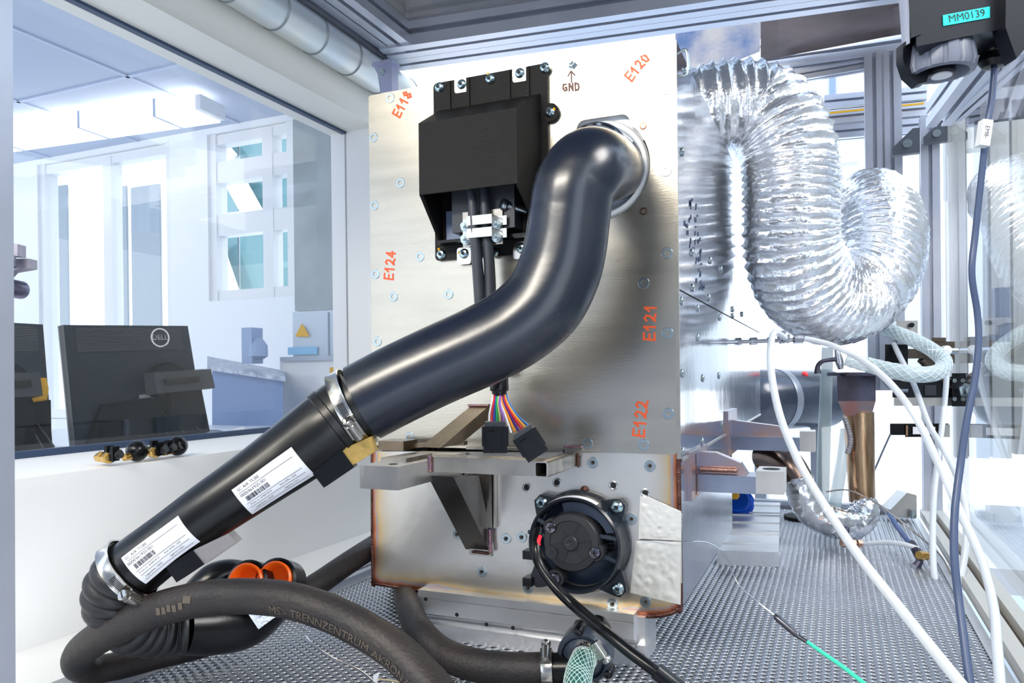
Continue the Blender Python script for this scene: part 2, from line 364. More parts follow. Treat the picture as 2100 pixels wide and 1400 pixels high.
# ceiling lamp
t = thing('ceiling_lamp', 'long white batten ceiling lamp glowing behind the left window', 'lamp', PZ(225, 250, CZ-.1))
a, b = PZ(-260, 325, CZ-.07), PZ(425, 222, CZ-.07)
B().bar(a, b, .16, .07).obj('diffuser', mat('lamp glow', (1, .98, .95), 0, .5, emit=1.5), t)
d_ = (b-a).normalized()
B().bar(b, b+d_*.03, .15, .06).obj('end_cap', mat('lamp end', (.95, .95, .97), 0, .4), t)
for k in (.45, .7, .9): B().bar(a.lerp(b, k), a.lerp(b, k)+d_*.012, .166, .074).obj('clip', mat('clip blue grey', (.5, .6, .75), 0, .4), t)
# desks
DZ = -.175
t = thing('office_desk', 'white desk under the two monitors behind the window', 'desk', (-2.2, .9, -1.25))
B().box((-2.6, -.3, DZ-.03), (XW-.05, 2.2, DZ)).obj('desk_top', WHT, t)
for x, y in ((-2.5, 0), (-2.5, 2.1), (-1.4, 0), (-1.4, 2.1)): B().box((x, y, -1.25), (x+.05, y+.05, DZ-.03)).obj('leg', GREYP, t)
t = thing('blue_side_desk', 'slanted blue grey counter behind the right end of the large monitor', 'counter', PY(500, 960, 2.2))
B().hexa([PY(435, 920, 2.2), PY(580, 900, 2.2), PY(580, 900, 2.3), PY(435, 920, 2.3)], [PY(435, 755, 2.2), PY(580, 775, 2.2), PY(580, 775, 2.3), PY(435, 755, 2.3)]).obj('front_panel', mat('counter blue', (.16, .25, .45), 0, .4), t)
B().hexa([PY(425, 758, 2.15), PY(585, 782, 2.15), PY(585, 768, 2.45), PY(425, 738, 2.45)], [PY(425, 750, 2.15), PY(585, 773, 2.15), PY(585, 760, 2.45), PY(425, 730, 2.45)]).obj('counter_top', mat('speckled counter', (.55, .6, .7), 0, .4, c2=(.25, .3, .42), vscale=50), t)
t = thing('desk_device', 'small blue grey device standing on the blue counter', 'device', PY(508, 745, 2.25))
rectY(B(), 495, 672, 517, 745, 2.25, .06).obj('column', mat('device blue', (.3, .4, .6), 0, .4), t)
B().lathe(PY(530, 725, 2.28), (0, 0, 1), [(.02, -.02), (.035, -.01), (.035, .03), (.015, .06)], 16).obj('head', mat('device blue'  , (.3, .4, .6)), t)
# monitors (backs)
def quadslab(c4, th, nrm): n = V(nrm); return B().hexa([c4[0], c4[1], c4[1]+n*th, c4[0]+n*th], [c4[3], c4[2], c4[2]+n*th, c4[3]+n*th])
def monitor(c, lab, hub, logo):
    TL, TR, BR, BL = c; nx = (TR-TL).normalized(); nz = (TL-BL).normalized(); n = nx.cross(nz); n = n if n.dot(TL) < 0 else -n
    pt = lambda s, q, o=0: TL.lerp(TR, s)*(1-q)+BL.lerp(BR, s)*q+n*o
    t = thing('computer_monitor', lab, 'monitor', pt(.6, 1.0))
    quadslab([BL, BR, TR, TL], .028, -n).obj('back_shell', MON, t)
    B().hexa([pt(.0, 1), pt(1, 1), pt(1, 1, -.034), pt(0, 1, -.034)], [pt(0, 0), pt(1, 0), pt(1, 0, -.034), pt(0, 0, -.034)]).obj('bezel', mat('bezel', (.03, .05, .08), 0, .3), t)
    g = B()
    for i in range(14): 
        q = .03+i*.014; g.hexa([pt(.08, q, .0005), pt(.92, q, .0005), pt(.92, q+.006, .0005), pt(.08, q+.006, .0005)], [pt(.08, q, .003), pt(.92, q, .003), pt(.92, q+.006, .003), pt(.08, q+.006, .003)])
    g.obj('vent_grille', mat('vent grey', (.07, .08, .10), 0, .4), t)['kind'] = 'stuff'
    hx, hq = hub
    B().lathe(pt(hx, hq), n, [(.055, .001), (.055, .02), (.05, .036), (.03, .038), (0, .038)], 32).obj('stand_hub', MON, t)
    B().hexa([pt(hx-.22, hq+.10, .04), pt(hx+.28, hq+.10, .04), pt(hx+.28, hq+.09, .085), pt(hx-.20, hq+.09, .085)], [pt(hx-.22, hq-.10, .04), pt(hx+.28, hq-.10, .04), pt(hx+.28, hq-.09, .08), pt(hx-.20, hq-.09, .08)]).obj('stand_arm', mat('arm grey black', (.035, .04, .05), 0, .25), t)
    B().hexa([pt(hx-.14, hq+.02, .086), pt(hx+.14, hq+.02, .086), pt(hx+.14, hq+.02, .095), pt(hx-.14, hq+.02, .095)], [pt(hx-.14, hq-.03, .086), pt(hx+.14, hq-.03, .086), pt(hx+.14, hq-.03, .095), pt(hx-.14, hq-.03, .095)]).obj('arm_slot', BLK, t)
    B().hexa([pt(.05, .99, .001), pt(.95, .99, .001), pt(.95, .99, .016), pt(.05, .99, .016)], [pt(.2, .66, .001), pt(.98, .62, .001), pt(.98, .62, .018), pt(.2, .66, .018)]).obj('lower_housing', MON, t)
    B().hexa([pt(hx-.1, 1.02, .03), pt(hx+.22, 1.02, .03), pt(hx+.22, 1.02, .06), pt(hx-.1, 1.02, .06)], [pt(hx-.02, hq, .02), pt(hx+.22, hq, .02), pt(hx+.22, hq, .05), pt(hx-.02, hq, .05)]).obj('stand_column', MON, t)
    B().lathe(pt(hx+.05, 1.03, .03), (0, 0, 1), [(.11, 0), (.11, .008), (.09, .014), (0, .014)], 32).obj('stand_foot', BLK, t)
    if logo:
        lx, lq = logo; r = .026
        B().lathe(pt(lx, lq, .001), n, [(r*.86, 0), (r*.86, .003), (r, .003), (r, 0), (r*.86, 0)], 32).obj('logo_ring', WHT, t)
        b = B(); c0 = pt(lx, lq, .002); text(b, 'DELL', .02, lambda x, y: c0+nx*x+nz*y); b.obj('logo_lettering', WHT, t)
    for s, q in ((.62, .78), (.75, .80)):
        B().tube([pt(s, q, .03), pt(s+.05, q+.1, .05), pt(s+.12, 1.0, .06)], .0035, 8).obj('cable', BLK, t)
    return t, pt
dm = 2.02
m1, pt1 = monitor((PD(130, 666, 1.86), PD(385, 668, 2.12), PD(420, 880, 2.13), PD(155, 922, 1.87)), 'large black computer monitor seen from behind with round logo', (.72, .52), (.735, .11))
B().prism([pt1(.5, .62, .001), pt1(.86, .60, .001), pt1(.86, .68, .001), pt1(.5, .70, .001)], (0, 0, .002)).obj('port_label', mat('port print', (.3, .33, .38), 0, .5), m1)
m2, pt2 = monitor((PD(-95, 655, 1.60), PD(88, 665, 1.74), PD(108, 915, 1.74), PD(-70, 940, 1.60)), 'smaller black monitor back cut off by the aluminium post at far left', (.45, .5), None)
B().prism([pt2(.90, .44, .012), pt2(.96, .44, .012), pt2(.98, .53, .012), pt2(.95, .62, .012), pt2(.84, .64, .012), pt2(.82, .60, .012), pt2(.90, .55, .012)], (0, -.01, 0)).obj('yellow_sticker', YEL, m2)
t = tag(B().box(PD(20, 945, 1.62)-V((.02, .0, .004)), PD(20, 945, 1.62)+V((.16, .12, .004))).obj('paper_pad', mat('paper grey', (.55, .58, .62), 0, .6)), 'grey paper pad on the desk under the cut off monitor', 'paper')
t = thing('blue_white_pen', 'blue and white marker pen lying beside the large monitor', 'pen', PD(428, 893, 1.95))
B().cyl(PD(405, 902, 1.95), PD(432, 896, 1.97), .006).obj('pen_body', BLUEC, t); B().cyl(PD(432, 896, 1.97), PD(450, 892, 1.99), .006).obj('pen_cap', WHT, t)
t = tag(B().cyl(PD(450, 897, 2.0), PD(498, 882, 2.08), .01).obj('paper_roll', WHT), 'rolled white paper on the desk right of the monitor', 'paper')
# knobs on the sill
for i, (u, v, k) in enumerate(((212, 938, 0), (224, 940, 1), (281, 932, 2), (305, 926, 0), (318, 929, 1), (336, 925, 0), (350, 922, 1), (364, 921, 2))):
    c = PZ(u, v, ZS+.012); lab = ['small brass and black fitting, ', 'black cross handled fitting, ', 'black ball knob, '][k]+['leftmost on the window sill', 'beside the leftmost brass fitting', 'left of the sill knob row', 'first in the row of sill fittings', 'second in the row of sill fittings', 'third in the row of sill fittings', 'fourth in the row of sill fittings', 'right end of the sill row'][i]
    t = thing('ball_fitting' if k == 2 else 'brass_fitting', lab, 'knob' if k == 2 else 'fitting', (c.x, c.y, ZS), 'knobs and fittings on the window sill')
    if k == 2:
        B().sph(c+V((0, 0, .006)), .017).obj('ball', BLK, t); B().cyl(c, c+V((.0, -.024, -.002)), .006).obj('insert', BRASS, t)
    else:
        B().lathe(c-V((.012, 0, 0)), (1, -.3, .1), [(.007, 0), (.007, .01), (.009, .011), (.009, .018), (.006, .02)], 6).obj('nut', BRASS, t)
        B().sweep([c, c+V((.02, .004, .008))], [.008, .007], 10).obox(c+V((.012, .0, .008)), V((.003, 0, 0)), V((0, .006, 0)), V((0, 0, .011))).obj('handle', BLK, t)
# spiral duct under the cream header
t = thing('spiral_pipe', 'galvanised spiral ventilation pipe along the top of the left wall', 'pipe', (-1.11, 1.2, .76))
B().cyl((-1.108, .5, .80), (-1.108, 2.6, .80), .043, seg=40).obj('pipe_wall', mat('galvanised pipe', (.62, .68, .72), .75, .42, .2, 20, c2=(.72, .72, .66), vscale=7), t)
for i in range(12):
    y = .9+i*.135; c = V((-1.108, y, .80)); ax = V((0, 1, .12)).normalized()
    B().lathe(c, ax, [(.0432, -.003), (.0455, -.001), (.0455, .001), (.0432, .003), (.0432, -.003)], 40).obj('seam', mat('seam grey', (.25, .28, .3), .7, .4), t)
# ================= test chamber frame =================
fr = thing('chamber_frame', 'slotted aluminium profile frame of the test chamber around the steel box', 'frame', (-.4, 1.4, -1.25))
def prof(a, b, w=.045, up=(0, 0, 1), lab=None): return profile(a, b, w, up).obj('profile', ALU, fr, sharp=30, label=lab)
zt = .843
prof((-1.074, .3, zt+.034), (-1.074, 1.80, zt+.034), .066)
prof((-1.008, .3, zt+.03), (-1.008, 1.74, zt+.03), .058)
a = PZ(826, 143, zt); b = PZ(1900, -4, zt); a2 = PZ(826, 91, zt); n_ = V((-(b-a).y, (b-a).x, 0)).normalized()
wd = abs((a2-a).dot(n_)); off = -n_ if (a2-a).dot(n_) < 0 else n_
for k in (.27, .76):
    prof(a+off*wd*k+V((0, 0, .03)), b+off*wd*k+V((0, 0, .03)), wd*.48)
# roof glass
rg = tag(B().box((-.98, .2, .90), (.35, 1.72, .906)).obj('roof_panel', SMOKE), 'dark smoked roof panel of the chamber above the steel box', 'panel')
rg2 = tag(B().hexa([PY(1560, 125, 2.25), PY(1900, 60, 2.25), PY(1900, 0, 1.95), PY(1560, 0, 1.95)], [p+V((0, 0, .01)) for p in (PY(1560, 125, 2.25), PY(1900, 60, 2.25), PY(1900, 0, 1.95), PY(1560, 0, 1.95))]).obj('rear_roof_panel', mat('brown roof sheet', (.06, .035, .03), .3, .3, c2=(.16, .1, .09), vscale=5)), 'dark brown sheet behind the roof beam at upper right', 'panel')
tag(B().hexa([PY(1385, 175, 2.3), PY(1560, 105, 2.3), PY(1560, 105, 2.35), PY(1385, 175, 2.35)], [PY(1385, 40, 2.3), PY(1560, 30, 2.3), PY(1560, 30, 2.35), PY(1385, 40, 2.35)]).obj('foil_lined_panel', mat('blue foil sheet', (.05, .09, .20), .4, .3, 1., 18, c2=(.30, .28, .28), vscale=10)), 'crumpled bluish metal sheet right of the box top', 'panel')
# rear frame of chamber
YR = 2.30
prof(PY(1905, 240, YR), PY(1912, 1062, YR), .045, (0, 1, 0), 'rear right post')
for u, uu in ((1791, 1800), (1826, 1836)): prof(PY(u, 110, YR), PY(uu, 800, YR), .048, (0, 1, 0))
for v0, v1 in ((93, 58), (122, 87)): prof(PY(1560, v0+10, YR), PY(1870, v1, YR), .046)
prof(PY(1620, 160, YR+.02), PY(1780, 132, YR+.02), .03)
for v, dv in ((205, 12), (238, 12), (268, 10)): prof(PY(1690, v+8, YR+.25), PY(1900, v-dv, YR+.25), .04)
tag(B().bar(PY(1690, 233, YR+.2), PY(1895, 212, YR+.2), .005, .005).obj('yellow_cable', YEL), 'thin yellow cable along the rear rails at upper right', 'cable')
prof(PX(1925, 236, .215), PX(2075, 40, .26), .05)
prof(PX(1955, 236, .24), PX(2115, 90, .30), .03)
BEI = mat('beige floor rail', (.62, .60, .55), .2, .4, .1, 60)
for x, zt_ in ((.222, -.372), (.254, -.368)): B().box((x-.010, .3, -.392), (x+.010, YR, zt_)).obj('floor_rail', BEI, fr)
B().box((.232, .3, -.392), (.244, YR, -.386)).obj('rail_groove', mat('brown groove', (.10, .07, .05), 0, .6), fr)
prof((-.95, YR+.02, -.385), (.2, YR+.02, -.385), .03)
lp = profile(PX(-84, -60, -.62), PX(-78, 1480, -.62), .05, (0, 1, 0))
lp.obj('profile', ALU, fr, label='near left post at the picture edge')
# glass wall at right
tag(B().box((.272, .25, -.36), (.277, YR-.02, .80)).obj('glass_side_panel', GLASS), 'clear side pane of the chamber at right reflecting the fittings', 'pane')
# creamy room beyond the right pane
sbox('wall_right', (2.2, -1, -1.25), (2.3, 6, 1.3), mat('cream far wall', (.30, .30, .28), 0, .6))
for k in range(7): sbox('trim_%d' % (8+k), (2.17, 2.2+k*.5, -1.25), (2.2, 2.42+k*.5, 1.3), mat('far boards', (.40, .39, .35) , 0, .6) if k % 2 else mat('far boards grey', (.16, .18, .22), 0, .6))
t = tag(rectY(B(), 2040, 590, 2072, 700, 2.9, .06).obj('wall_switch_box', mat('slate grey', (.2, .24, .32), 0, .5)), 'slate grey box seen through the right pane', 'box')
# corner brackets
def bracket(c, s, lab, grp=None):
    t = thing('corner_bracket', lab, 'bracket', c-V((0, 0, s)), grp)
    B().prism([c+V((-s, 0, -s)), c+V((s, 0, -s)), c+V((s, 0, s)), c+V((s*.5, 0, s)), c+V((-s, 0, -s*.4))], (0, s*.6, 0)).obj('body', mat('bracket dark', (.1, .11, .13), .4, .4), t)
    B().lathe(c+V((s*.1, 0, -s*.2)), (0, -1, 0), [(s*.35, 0), (s*.35, .006), (s*.2, .006), (s*.2, .002), (0, .002)], 18).obj('bolt', ZINC, t)
bracket(PY(1858, 290, 2.2), .032, 'dark corner bracket on the rear post under the sensor head')
bracket(PY(1918, 270, 2.24), .028, 'black corner bracket with round bolt on top of the rear post')
t = thing('corner_bracket', 'translucent grey corner bracket with screw hanging left of the box top', 'bracket', PY(785, 188, 1.6))
c = PY(785, 155, 1.6); s = .026
B().prism([c+V((-s, 0, s)), c+V((s, 0, s)), c+V((s, 0, -s*1.6)), c+V((-s*.3, 0, -s*1.6)), c+V((-s*.6, 0, .3*s))], (0, .03, 0)).box(c+V((-s*1.1, -.004, s)), c+V((s*1.1, .034, s*1.4))).obj('body', mat('bracket lavender', (.42, .44, .62), .3, .3), t)
B().lathe(c+V((0, 0, .3*s)), (0, -1, 0), [(.008, 0), (.008, .006), (.004, .006), (.004, .003), (0, .003)], 18).obj('bolt', ZINC, t)
t = thing('hinge_bracket', 'grey cast hinge bracket on the post at the left edge', 'bracket', PD(30, 600, .80))
D8 = .80
hm = mat('cast aluminium', (.42, .40, .47), .6, .4, .3, 90)
B().prism([PD(-35, 495, D8), PD(36, 500, D8), PD(36, 525, D8), PD(-35, 520, D8)], FW*.014).obj('upper_plate', hm, t)
B().prism([PD(-18, 530, D8+.01), PD(60, 530, D8+.01), PD(60, 549, D8+.01), PD(20, 556, D8+.01), PD(4, 572, D8+.01), PD(-2, 610, D8+.01), PD(-16, 606, D8+.01)], FW*.014).obj('lower_arm', hm, t)
B().cyl(PD(12, 525, D8-.004), PD(14, 548, D8-.004), .009).obj('pivot', mat('pivot', (.2, .2, .3), .8, .3), t)
B().lathe(PD(18, 590, D8+.01), FW, [(.007, -.006), (.01, 0), (.01, .02), (0, .02)], 16).obj('knob', mat('pivot', (.2, .2, .3)), t)
# ================= perforated worktop =================
ZF = -.39; X0, X1, Y0, Y1 = -.838, .196, .50, YR
p_ = .0125; rw = p_*math.sin(math.radians(60)); hr = .0041
nx, ny = int((X1-X0)/rw), int((Y1-Y0)/p_)
def holes(name, y0, y1, sides, parent):
    ncell = []
    for i in range(nx):
        for j in range(int((y1-y0)/p_)): ncell.append((X0+(i+.5)*rw, y0+(j+.25+(.5 if i % 2 else 0))*p_))
    C = np.array(ncell); n = len(C); hx = []
    s_ = p_/math.sqrt(3)
    m = sides; R = s_
    corners = np.array([(R*math.cos(math.pi/3*k), R*math.sin(math.pi/3*k)) for k in range(6)])
    outer = []
    for k in range(6):
        outer.append(corners[k]); 
        if m == 12: outer.append((corners[k]+corners[(k+1) % 6])/2)
    outer = np.array(outer); k = len(outer); ang = np.arctan2(outer[:, 1], outer[:, 0]); inner = np.stack([np.cos(ang), np.sin(ang)], 1)*hr
    lay = np.concatenate([np.c_[outer, np.zeros(k)], np.c_[inner, np.zeros(k)], np.c_[inner*1.0, -.002*np.ones(k)]])
    v = (lay[None]+np.c_[C, np.zeros(n)][:, None, :]).reshape(-1, 3)
    q = []
    for a in range(k):
        b = (a+1) % k; q += [(a, b, b+k, a+k), (a+k, b+k, b+2*k, a+2*k)]
    q = np.array(q)[None]+(np.arange(n)*3*k)[:, None, None]; q = q.reshape(-1, 4)
    base = np.array([(X0+X1)/2, (y0+y1)/2, -.002]); v = v-base
    me = bpy.data.meshes.new(name); me.vertices.add(len(v)); me.vertices.foreach_set('co', v.astype('f').ravel())
    me.loops.add(q.size); me.loops.foreach_set('vertex_index', q.astype('i').ravel()); me.polygons.add(len(q))
    me.polygons.foreach_set('loop_start', np.arange(0, q.size, 4, dtype='i')); me.update(calc_edges=True); me.materials.append(PERF)
    o = bpy.data.objects.new(name, me); col.objects.link(o); o.parent = parent; o.location = V(base)+V((0, 0, ZF+H))-wpos(parent); return o
pw = thing('perforated_worktop', 'perforated stainless worktop full of round holes under the steel box', 'worktop', (-.3, 1.4, ZF-.08))
holes('perforated_sheet', Y0, 1.35, 12, pw)['kind'] = 'stuff'
holes('perforated_sheet', 1.35, Y1, 6, pw)['kind'] = 'stuff'
B().box((X0-.02, Y0, ZF-.004), (X0+.004, Y1, ZF+.001)).obj('edge_strip', RAIL, pw); B().box((X1-.004, Y0, ZF-.004), (X1+.01, Y1, ZF+.001)).obj('edge_strip', RAIL, pw)
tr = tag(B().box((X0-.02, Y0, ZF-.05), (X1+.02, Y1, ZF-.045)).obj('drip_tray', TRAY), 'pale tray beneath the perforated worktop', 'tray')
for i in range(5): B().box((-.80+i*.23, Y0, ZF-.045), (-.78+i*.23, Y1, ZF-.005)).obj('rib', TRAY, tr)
prof((X0-.02, .4, ZF-.004), (X0-.02, 1.7, ZF-.004), .036)
tag(B().box((XS, .3, -.3745), (X0-.035, 2.3, -.3645)).obj('wall_shelf', WHT), 'white shelf strip between the left wall and the perforated worktop', 'shelf')
tag(B().lathe(PZ(1118, 740+0, ZF) if 0 else PY(1648, 1062, 2.15), (0, 0, 1), [(.05, 0), (.05, .006), (.045, .008), (0, .008)], 24).obj('dark_disc', DARK), 'flat dark disc lying on the worktop below the foil elbow', 'disc')
# ================= steel box (enclosure) =================
YP = 1.005; XL, XR = -.671, -.188; ZB, ZM, ZQ, ZTOP = -.3136, -.1128, .1119, .4426
en = thing('steel_enclosure', 'large riveted metal box with marker numbers E121 and E122, centre of the chamber', 'enclosure', ((XL+XR)/2, 1.5, ZB))
cc = PY(1228, 347, YP); cr_ = .0715
p1, p2, p3 = PY(1182, 243, YP), PY(1288, 226, YP), PY(1292, 262, YP)
# opening outline: circle joined with rounded rectangle above-left
a_end = math.atan2(p3.z-cc.z, p3.x-cc.x); a_st = math.atan2(1, -.62)
zt_ = p2.z-.004; xl_ = p1.x; xr_ = p3.x
a_l = math.acos(max(-1, min(1, (xl_-cc.x)/cr_))); 
hole = [V((xl_, YP, cc.z-.02))]+[V((cc.x+cr_*math.cos(a), YP, cc.z+cr_*math.sin(a))) for a in np.linspace(math.radians(225), 2*math.pi+math.acos((xr_-cc.x)/cr_), 40)]
def corner(cx, cz, r, a0, a1): return [V((cx+r*math.cos(a), YP, cz+r*math.sin(a))) for a in np.linspace(a0, a1, 6)]
hole += corner(xr_-.012, zt_-.012, .012, 0, math.pi/2)+corner(xl_+.012, zt_-.012, .012, math.pi/2, math.pi)
zs2 = PY(1388, 932, YP).z
def rrect(x0, z0, x1, z1, r, y):
    P = []
    for cx, cz, a0 in ((x1-r, z1-r, 0), (x0+r, z1-r, 90), (x0+r, z0+r, 180), (x1-r, z0+r, 270)):
        P += [V((cx+r*math.cos(math.radians(a0+a)), y, cz+r*math.sin(math.radians(a0+a)))) for a in (0, 30, 60, 90)]
    return P
fp = B().prism(rrect(XL+.003, zs2, XR-.004, ZTOP, .004, YP), (0, .003, 0), [hole]).obj('front_plate', PLATE, en)
# body shell behind the plate
B().box((XL, YP+.004, ZTOP-.002), (XR, 2.2, ZTOP)).obj('top_panel', SIDE, en)
B().box((XL, YP+.004, ZM), (XL+.002, 2.2, ZTOP-.002)).obj('side_panel', PLATE, en)
B().box((XR-.002, YP+.004, ZQ+.0015), (XR, 2.2, ZTOP-.002)).obj('side_panel', SIDE, en, label='upper polished side panel')
B().box((XR-.001, YP+.004, ZM), (XR+.001, 2.2, ZQ-.0015)).obj('side_panel', SIDE, en, label='lower polished side panel')
B().box((XR-.004, YP+.004, ZQ-.0015), (XR-.002, 2.2, ZQ+.0015)).obj('panel_joint', DARK, en)
B().box((XL, 2.2, ZM), (XR, 2.202, ZTOP)).obj('back_panel', PLATE, en)
B().box((XR-.004, YP, ZM), (XR+.001, YP+.004, ZTOP-.001)).obj('corner_flange', PLATE, en)
B().box((XR, YP+.01, ZM-.004), (XR+.0025, 2.2, ZM)).obj('lower_flange', BAR, en)
# white recess behind opening
B().box((xl_-.03, YP+.010, cc.z+.035), (xr_+.05, YP+.012, zt_+.02)).box((xl_-.03, YP+.028, cc.z-.09), (xr_+.05, YP+.03, cc.z+.04)).obj('recess_plate', mat('white recess', (.80, .84, .90), 0, .35), en)
B().lathe(V((cc.x, YP+.03, cc.z)), (0, -1, 0), [(.069, 0), (.069, .022), (.066, .026), (.061, .026), (.058, .02), (.058, 0), (.069, 0)], 48).obj('inlet_ring', WHT, en)
# lower tank
yt = YP+.002
outline = [PY(762, 925, yt), PY(765, 1178, yt), PY(768, 1190, yt), PY(780, 1198, yt), PY(1000, 1230, yt), PY(1225, 1255, yt), PY(1330, 1262, yt), PY(1375, 1256, yt), PY(1392, 1246, yt), PY(1396, 1225, yt), PY(1391, 928, yt)]
def tinted(name, outline, y, th, parent, nxg=150, nzg=80):
    xs = [p.x for p in outline]; zs = [p.z for p in outline]; x0, x1, z0, z1 = min(xs), max(xs), min(zs), max(zs)
    bm = bmesh.new(); vs = [bm.verts.new((p.x, y, p.z)) for p in outline]; bm.faces.new(vs)
    for i in range(1, nxg): bmesh.ops.bisect_plane(bm, geom=bm.verts[:]+bm.edges[:]+bm.faces[:], plane_co=(x0+(x1-x0)*i/nxg, 0, 0), plane_no=(1, 0, 0))
    for i in range(1, nzg): bmesh.ops.bisect_plane(bm, geom=bm.verts[:]+bm.edges[:]+bm.faces[:], plane_co=(0, 0, z0+(z1-z0)*i/nzg), plane_no=(0, 0, 1))
    bmesh.ops.recalc_face_normals(bm, faces=bm.faces)
    base = V(((x0+x1)/2, y, z0)); me = bpy.data.meshes.new(name); bm.to_mesh(me); bm.free()
    ca = me.color_attributes.new('tint', 'FLOAT_COLOR', 'POINT')
    ramp = [(0, (.12, .03, .03)), (.0035, (.30, .09, .05)), (.006, (.62, .25, .10)), (.0085, (.30, .36, .48)), (.011, (.62, .40, .16)), (.015, (.62, .50, .33)), (.026, (.62, .57, .50)), (.05, (.70, .68, .65)), (9, (.70, .68, .65))]
    ed = [(outline[i], outline[(i+1) % len(outline)]) for i in range(0, len(outline)-1)]
    for i, v_ in enumerate(me.vertices):
        p = V((v_.co.x, y, v_.co.z)); dm_ = 9
        for a, b in ed:
            ab = b-a; t_ = max(0, min(1, (p-a).dot(ab)/ab.length_squared)); dm_ = min(dm_, (p-a-ab*t_).length)
        dm_ *= 1+.35*noise.noise(p*18); dm_ += .002*noise.noise(p*60); dm_ = max(0, dm_)
        for (d0, c0), (d1, c1) in zip(ramp, ramp[1:]):
            if dm_ <= d1: q = (dm_-d0)/(d1-d0); ca.data[i].color = (*[c0[k]+(c1[k]-c0[k])*q for k in range(3)], 1); break
    me.materials.append(TANK)
    for v_ in me.vertices: v_.co -= base
    o = bpy.data.objects.new(name, me); col.objects.link(o); o.parent = parent; o.location = base+V((0, 0, H))-wpos(parent); return o
tinted('tank_front', outline, yt-.0012, 0, en)
B().prism(outline, (0, .006, 0)).obj('tank_front_core', STEEL, en)
ZB2 = PY(1392, 1246, yt).z
B().box((XR-.003, yt+.006, ZB2), (XR, 1.56, ZM-.005)).obj('tank_side', mat('tank side steel', (.55, .60, .68), 1, .2, .3, 16, .2, 8), en)
B().box((XL, yt+.006, ZB2+.01), (XL+.003, 1.56, ZM-.005)).obj('tank_side', STEEL, en)
B().box((XL, yt+.006, ZB2), (XR-.003, 1.56, ZB2+.003)).obj('tank_bottom', STEEL, en)
B().box((XL, 1.557, ZB2), (XR, 1.56, ZM-.005)).obj('tank_back', STEEL, en)
def weld(pts, r, parent, m=WELD, step=.0028, name='weld_seam', seg=8, flat=None):
    P, _ = cr([(p, r) for p in pts], 8); L_ = [0]
    for a, b in zip(P, P[1:]): L_.append(L_[-1]+(b-a).length)
    n = max(6, int(L_[-1]/step)*4); Q = []; j = 0
    for i in range(n+1):
        s_ = L_[-1]*i/n
        while j < len(L_)-2 and L_[j+1] < s_: j += 1
        Q.append(P[j].lerp(P[j+1], (s_-L_[j])/max(1e-9, L_[j+1]-L_[j])))
    R = [r*(.92+.12*abs(math.sin(i*math.pi/4))+random.uniform(-.04, .04)) for i in range(n+1)]
    return B().sweep(Q, R, seg).obj(name, m, parent, sharp=180)
weld([PY(*q, yt+.001) for q in ((764, 930), (765, 1178), (769, 1191), (782, 1198), (1000, 1230), (1225, 1256), (1330, 1263), (1375, 1257), (1391, 1247))], .0032, en)
weld([PY(*q, yt+.001) for q in ((1391, 1247), (1396, 1225), (1391, 940))], .0032, en)
# screws
hd = B().lathe((0, 0, 0), (0, -1, 0), [(.0078, -.001), (.0078, .0006), (.0074, .0009), (.0036, .0009), (.0030, -.0008), (.0, -.0010)], 28).mesh('flat_screw', ZINC)
def screws(lst, y, parent=en, me=hd, sc=1, name='screw'):
    for q in lst:
        p = PY(q[0], q[1], y); inst(me, name, p, parent, (0, random.uniform(0, 3), 0), sc)
sk = B()   # hexagonal socket
upper = [(800, 201), (1316, 103), (1367, 182), (1366, 350), (1368, 519), (1320, 580), (1369, 683), (1371, 848), (1320, 912), (1205, 909), (766, 282), (821, 375), (768, 421), (861, 526), (770, 562), (807, 608), (920, 603), (774, 700), (840, 896)]
lower = [(1216, 948), (1333, 955), (938, 1095), (1038, 1104), (1070, 1101), (988, 1172), (1083, 1206), (1256, 1238), (1324, 1234), (1295, 1064), (948, 975)]
screws(upper, YP); screws(lower, YP)
skm = B().lathe((0, 0, 0), (0, -1, 0), [(.0026, 0), (.0026, .0003), (0, .0003)], 6).mesh('socket', DARK)
for o in [c_ for c_ in list(en.children) if c_.name.startswith('screw')]:
    c_ = bpy.data.objects.new('socket', skm); col.objects.link(c_); c_.parent = o; c_.location = (0, .0004, 0)
nut = B().lathe((0, 0, 0), (0, -1, 0), [(.0064, -.001), (.0064, .0012), (.0052, .0016), (.0042, .0012), (.0042, -.001)], 24).mesh('rivet_nut', mat('nickel', (.55, .58, .6), 1, .22))
nh = B().lathe((0, 0, 0), (0, -1, 0), [(.0042, 0), (.0042, .0006), (0, .0006)], 20).mesh('bore', DARK)
for q in ((1080, 999), (1142, 989), (1258, 995), (1323, 1011)):
    o = inst(nut, 'rivet_nut', PY(*q, YP), en); c_ = bpy.data.objects.new('bore', nh); col.objects.link(c_); c_.parent = o
cu_ = B().lathe((0, 0, 0), (0, -1, 0), [(.0052, -.001), (.0052, .0006), (.0034, .0008), (.003, -.0004), (0, -.0006)], 20).mesh('copper_rivet', mat('dark copper', (.25, .13, .09), 1, .3))
for q in ((1319, 258), (1320, 433)): inst(cu_, 'copper_rivet', PY(*q, YP), en)
B().lathe(PY(1199, 1006, YP), (0, -1, 0), [(.007, 0), (.006, .003), (0, .005)], 16).obj('weld_spot', WELD, en)
# bolt for ground
p = PY(1173, 130, YP)
B().lathe(p, (0, -1, 0), [(.0085, 0), (.0085, .0015), (.0065, .0015), (.0065, .007), (.004, .007), (.004, .011), (0, .011)], 6).obj('ground_bolt', ZINC, en)
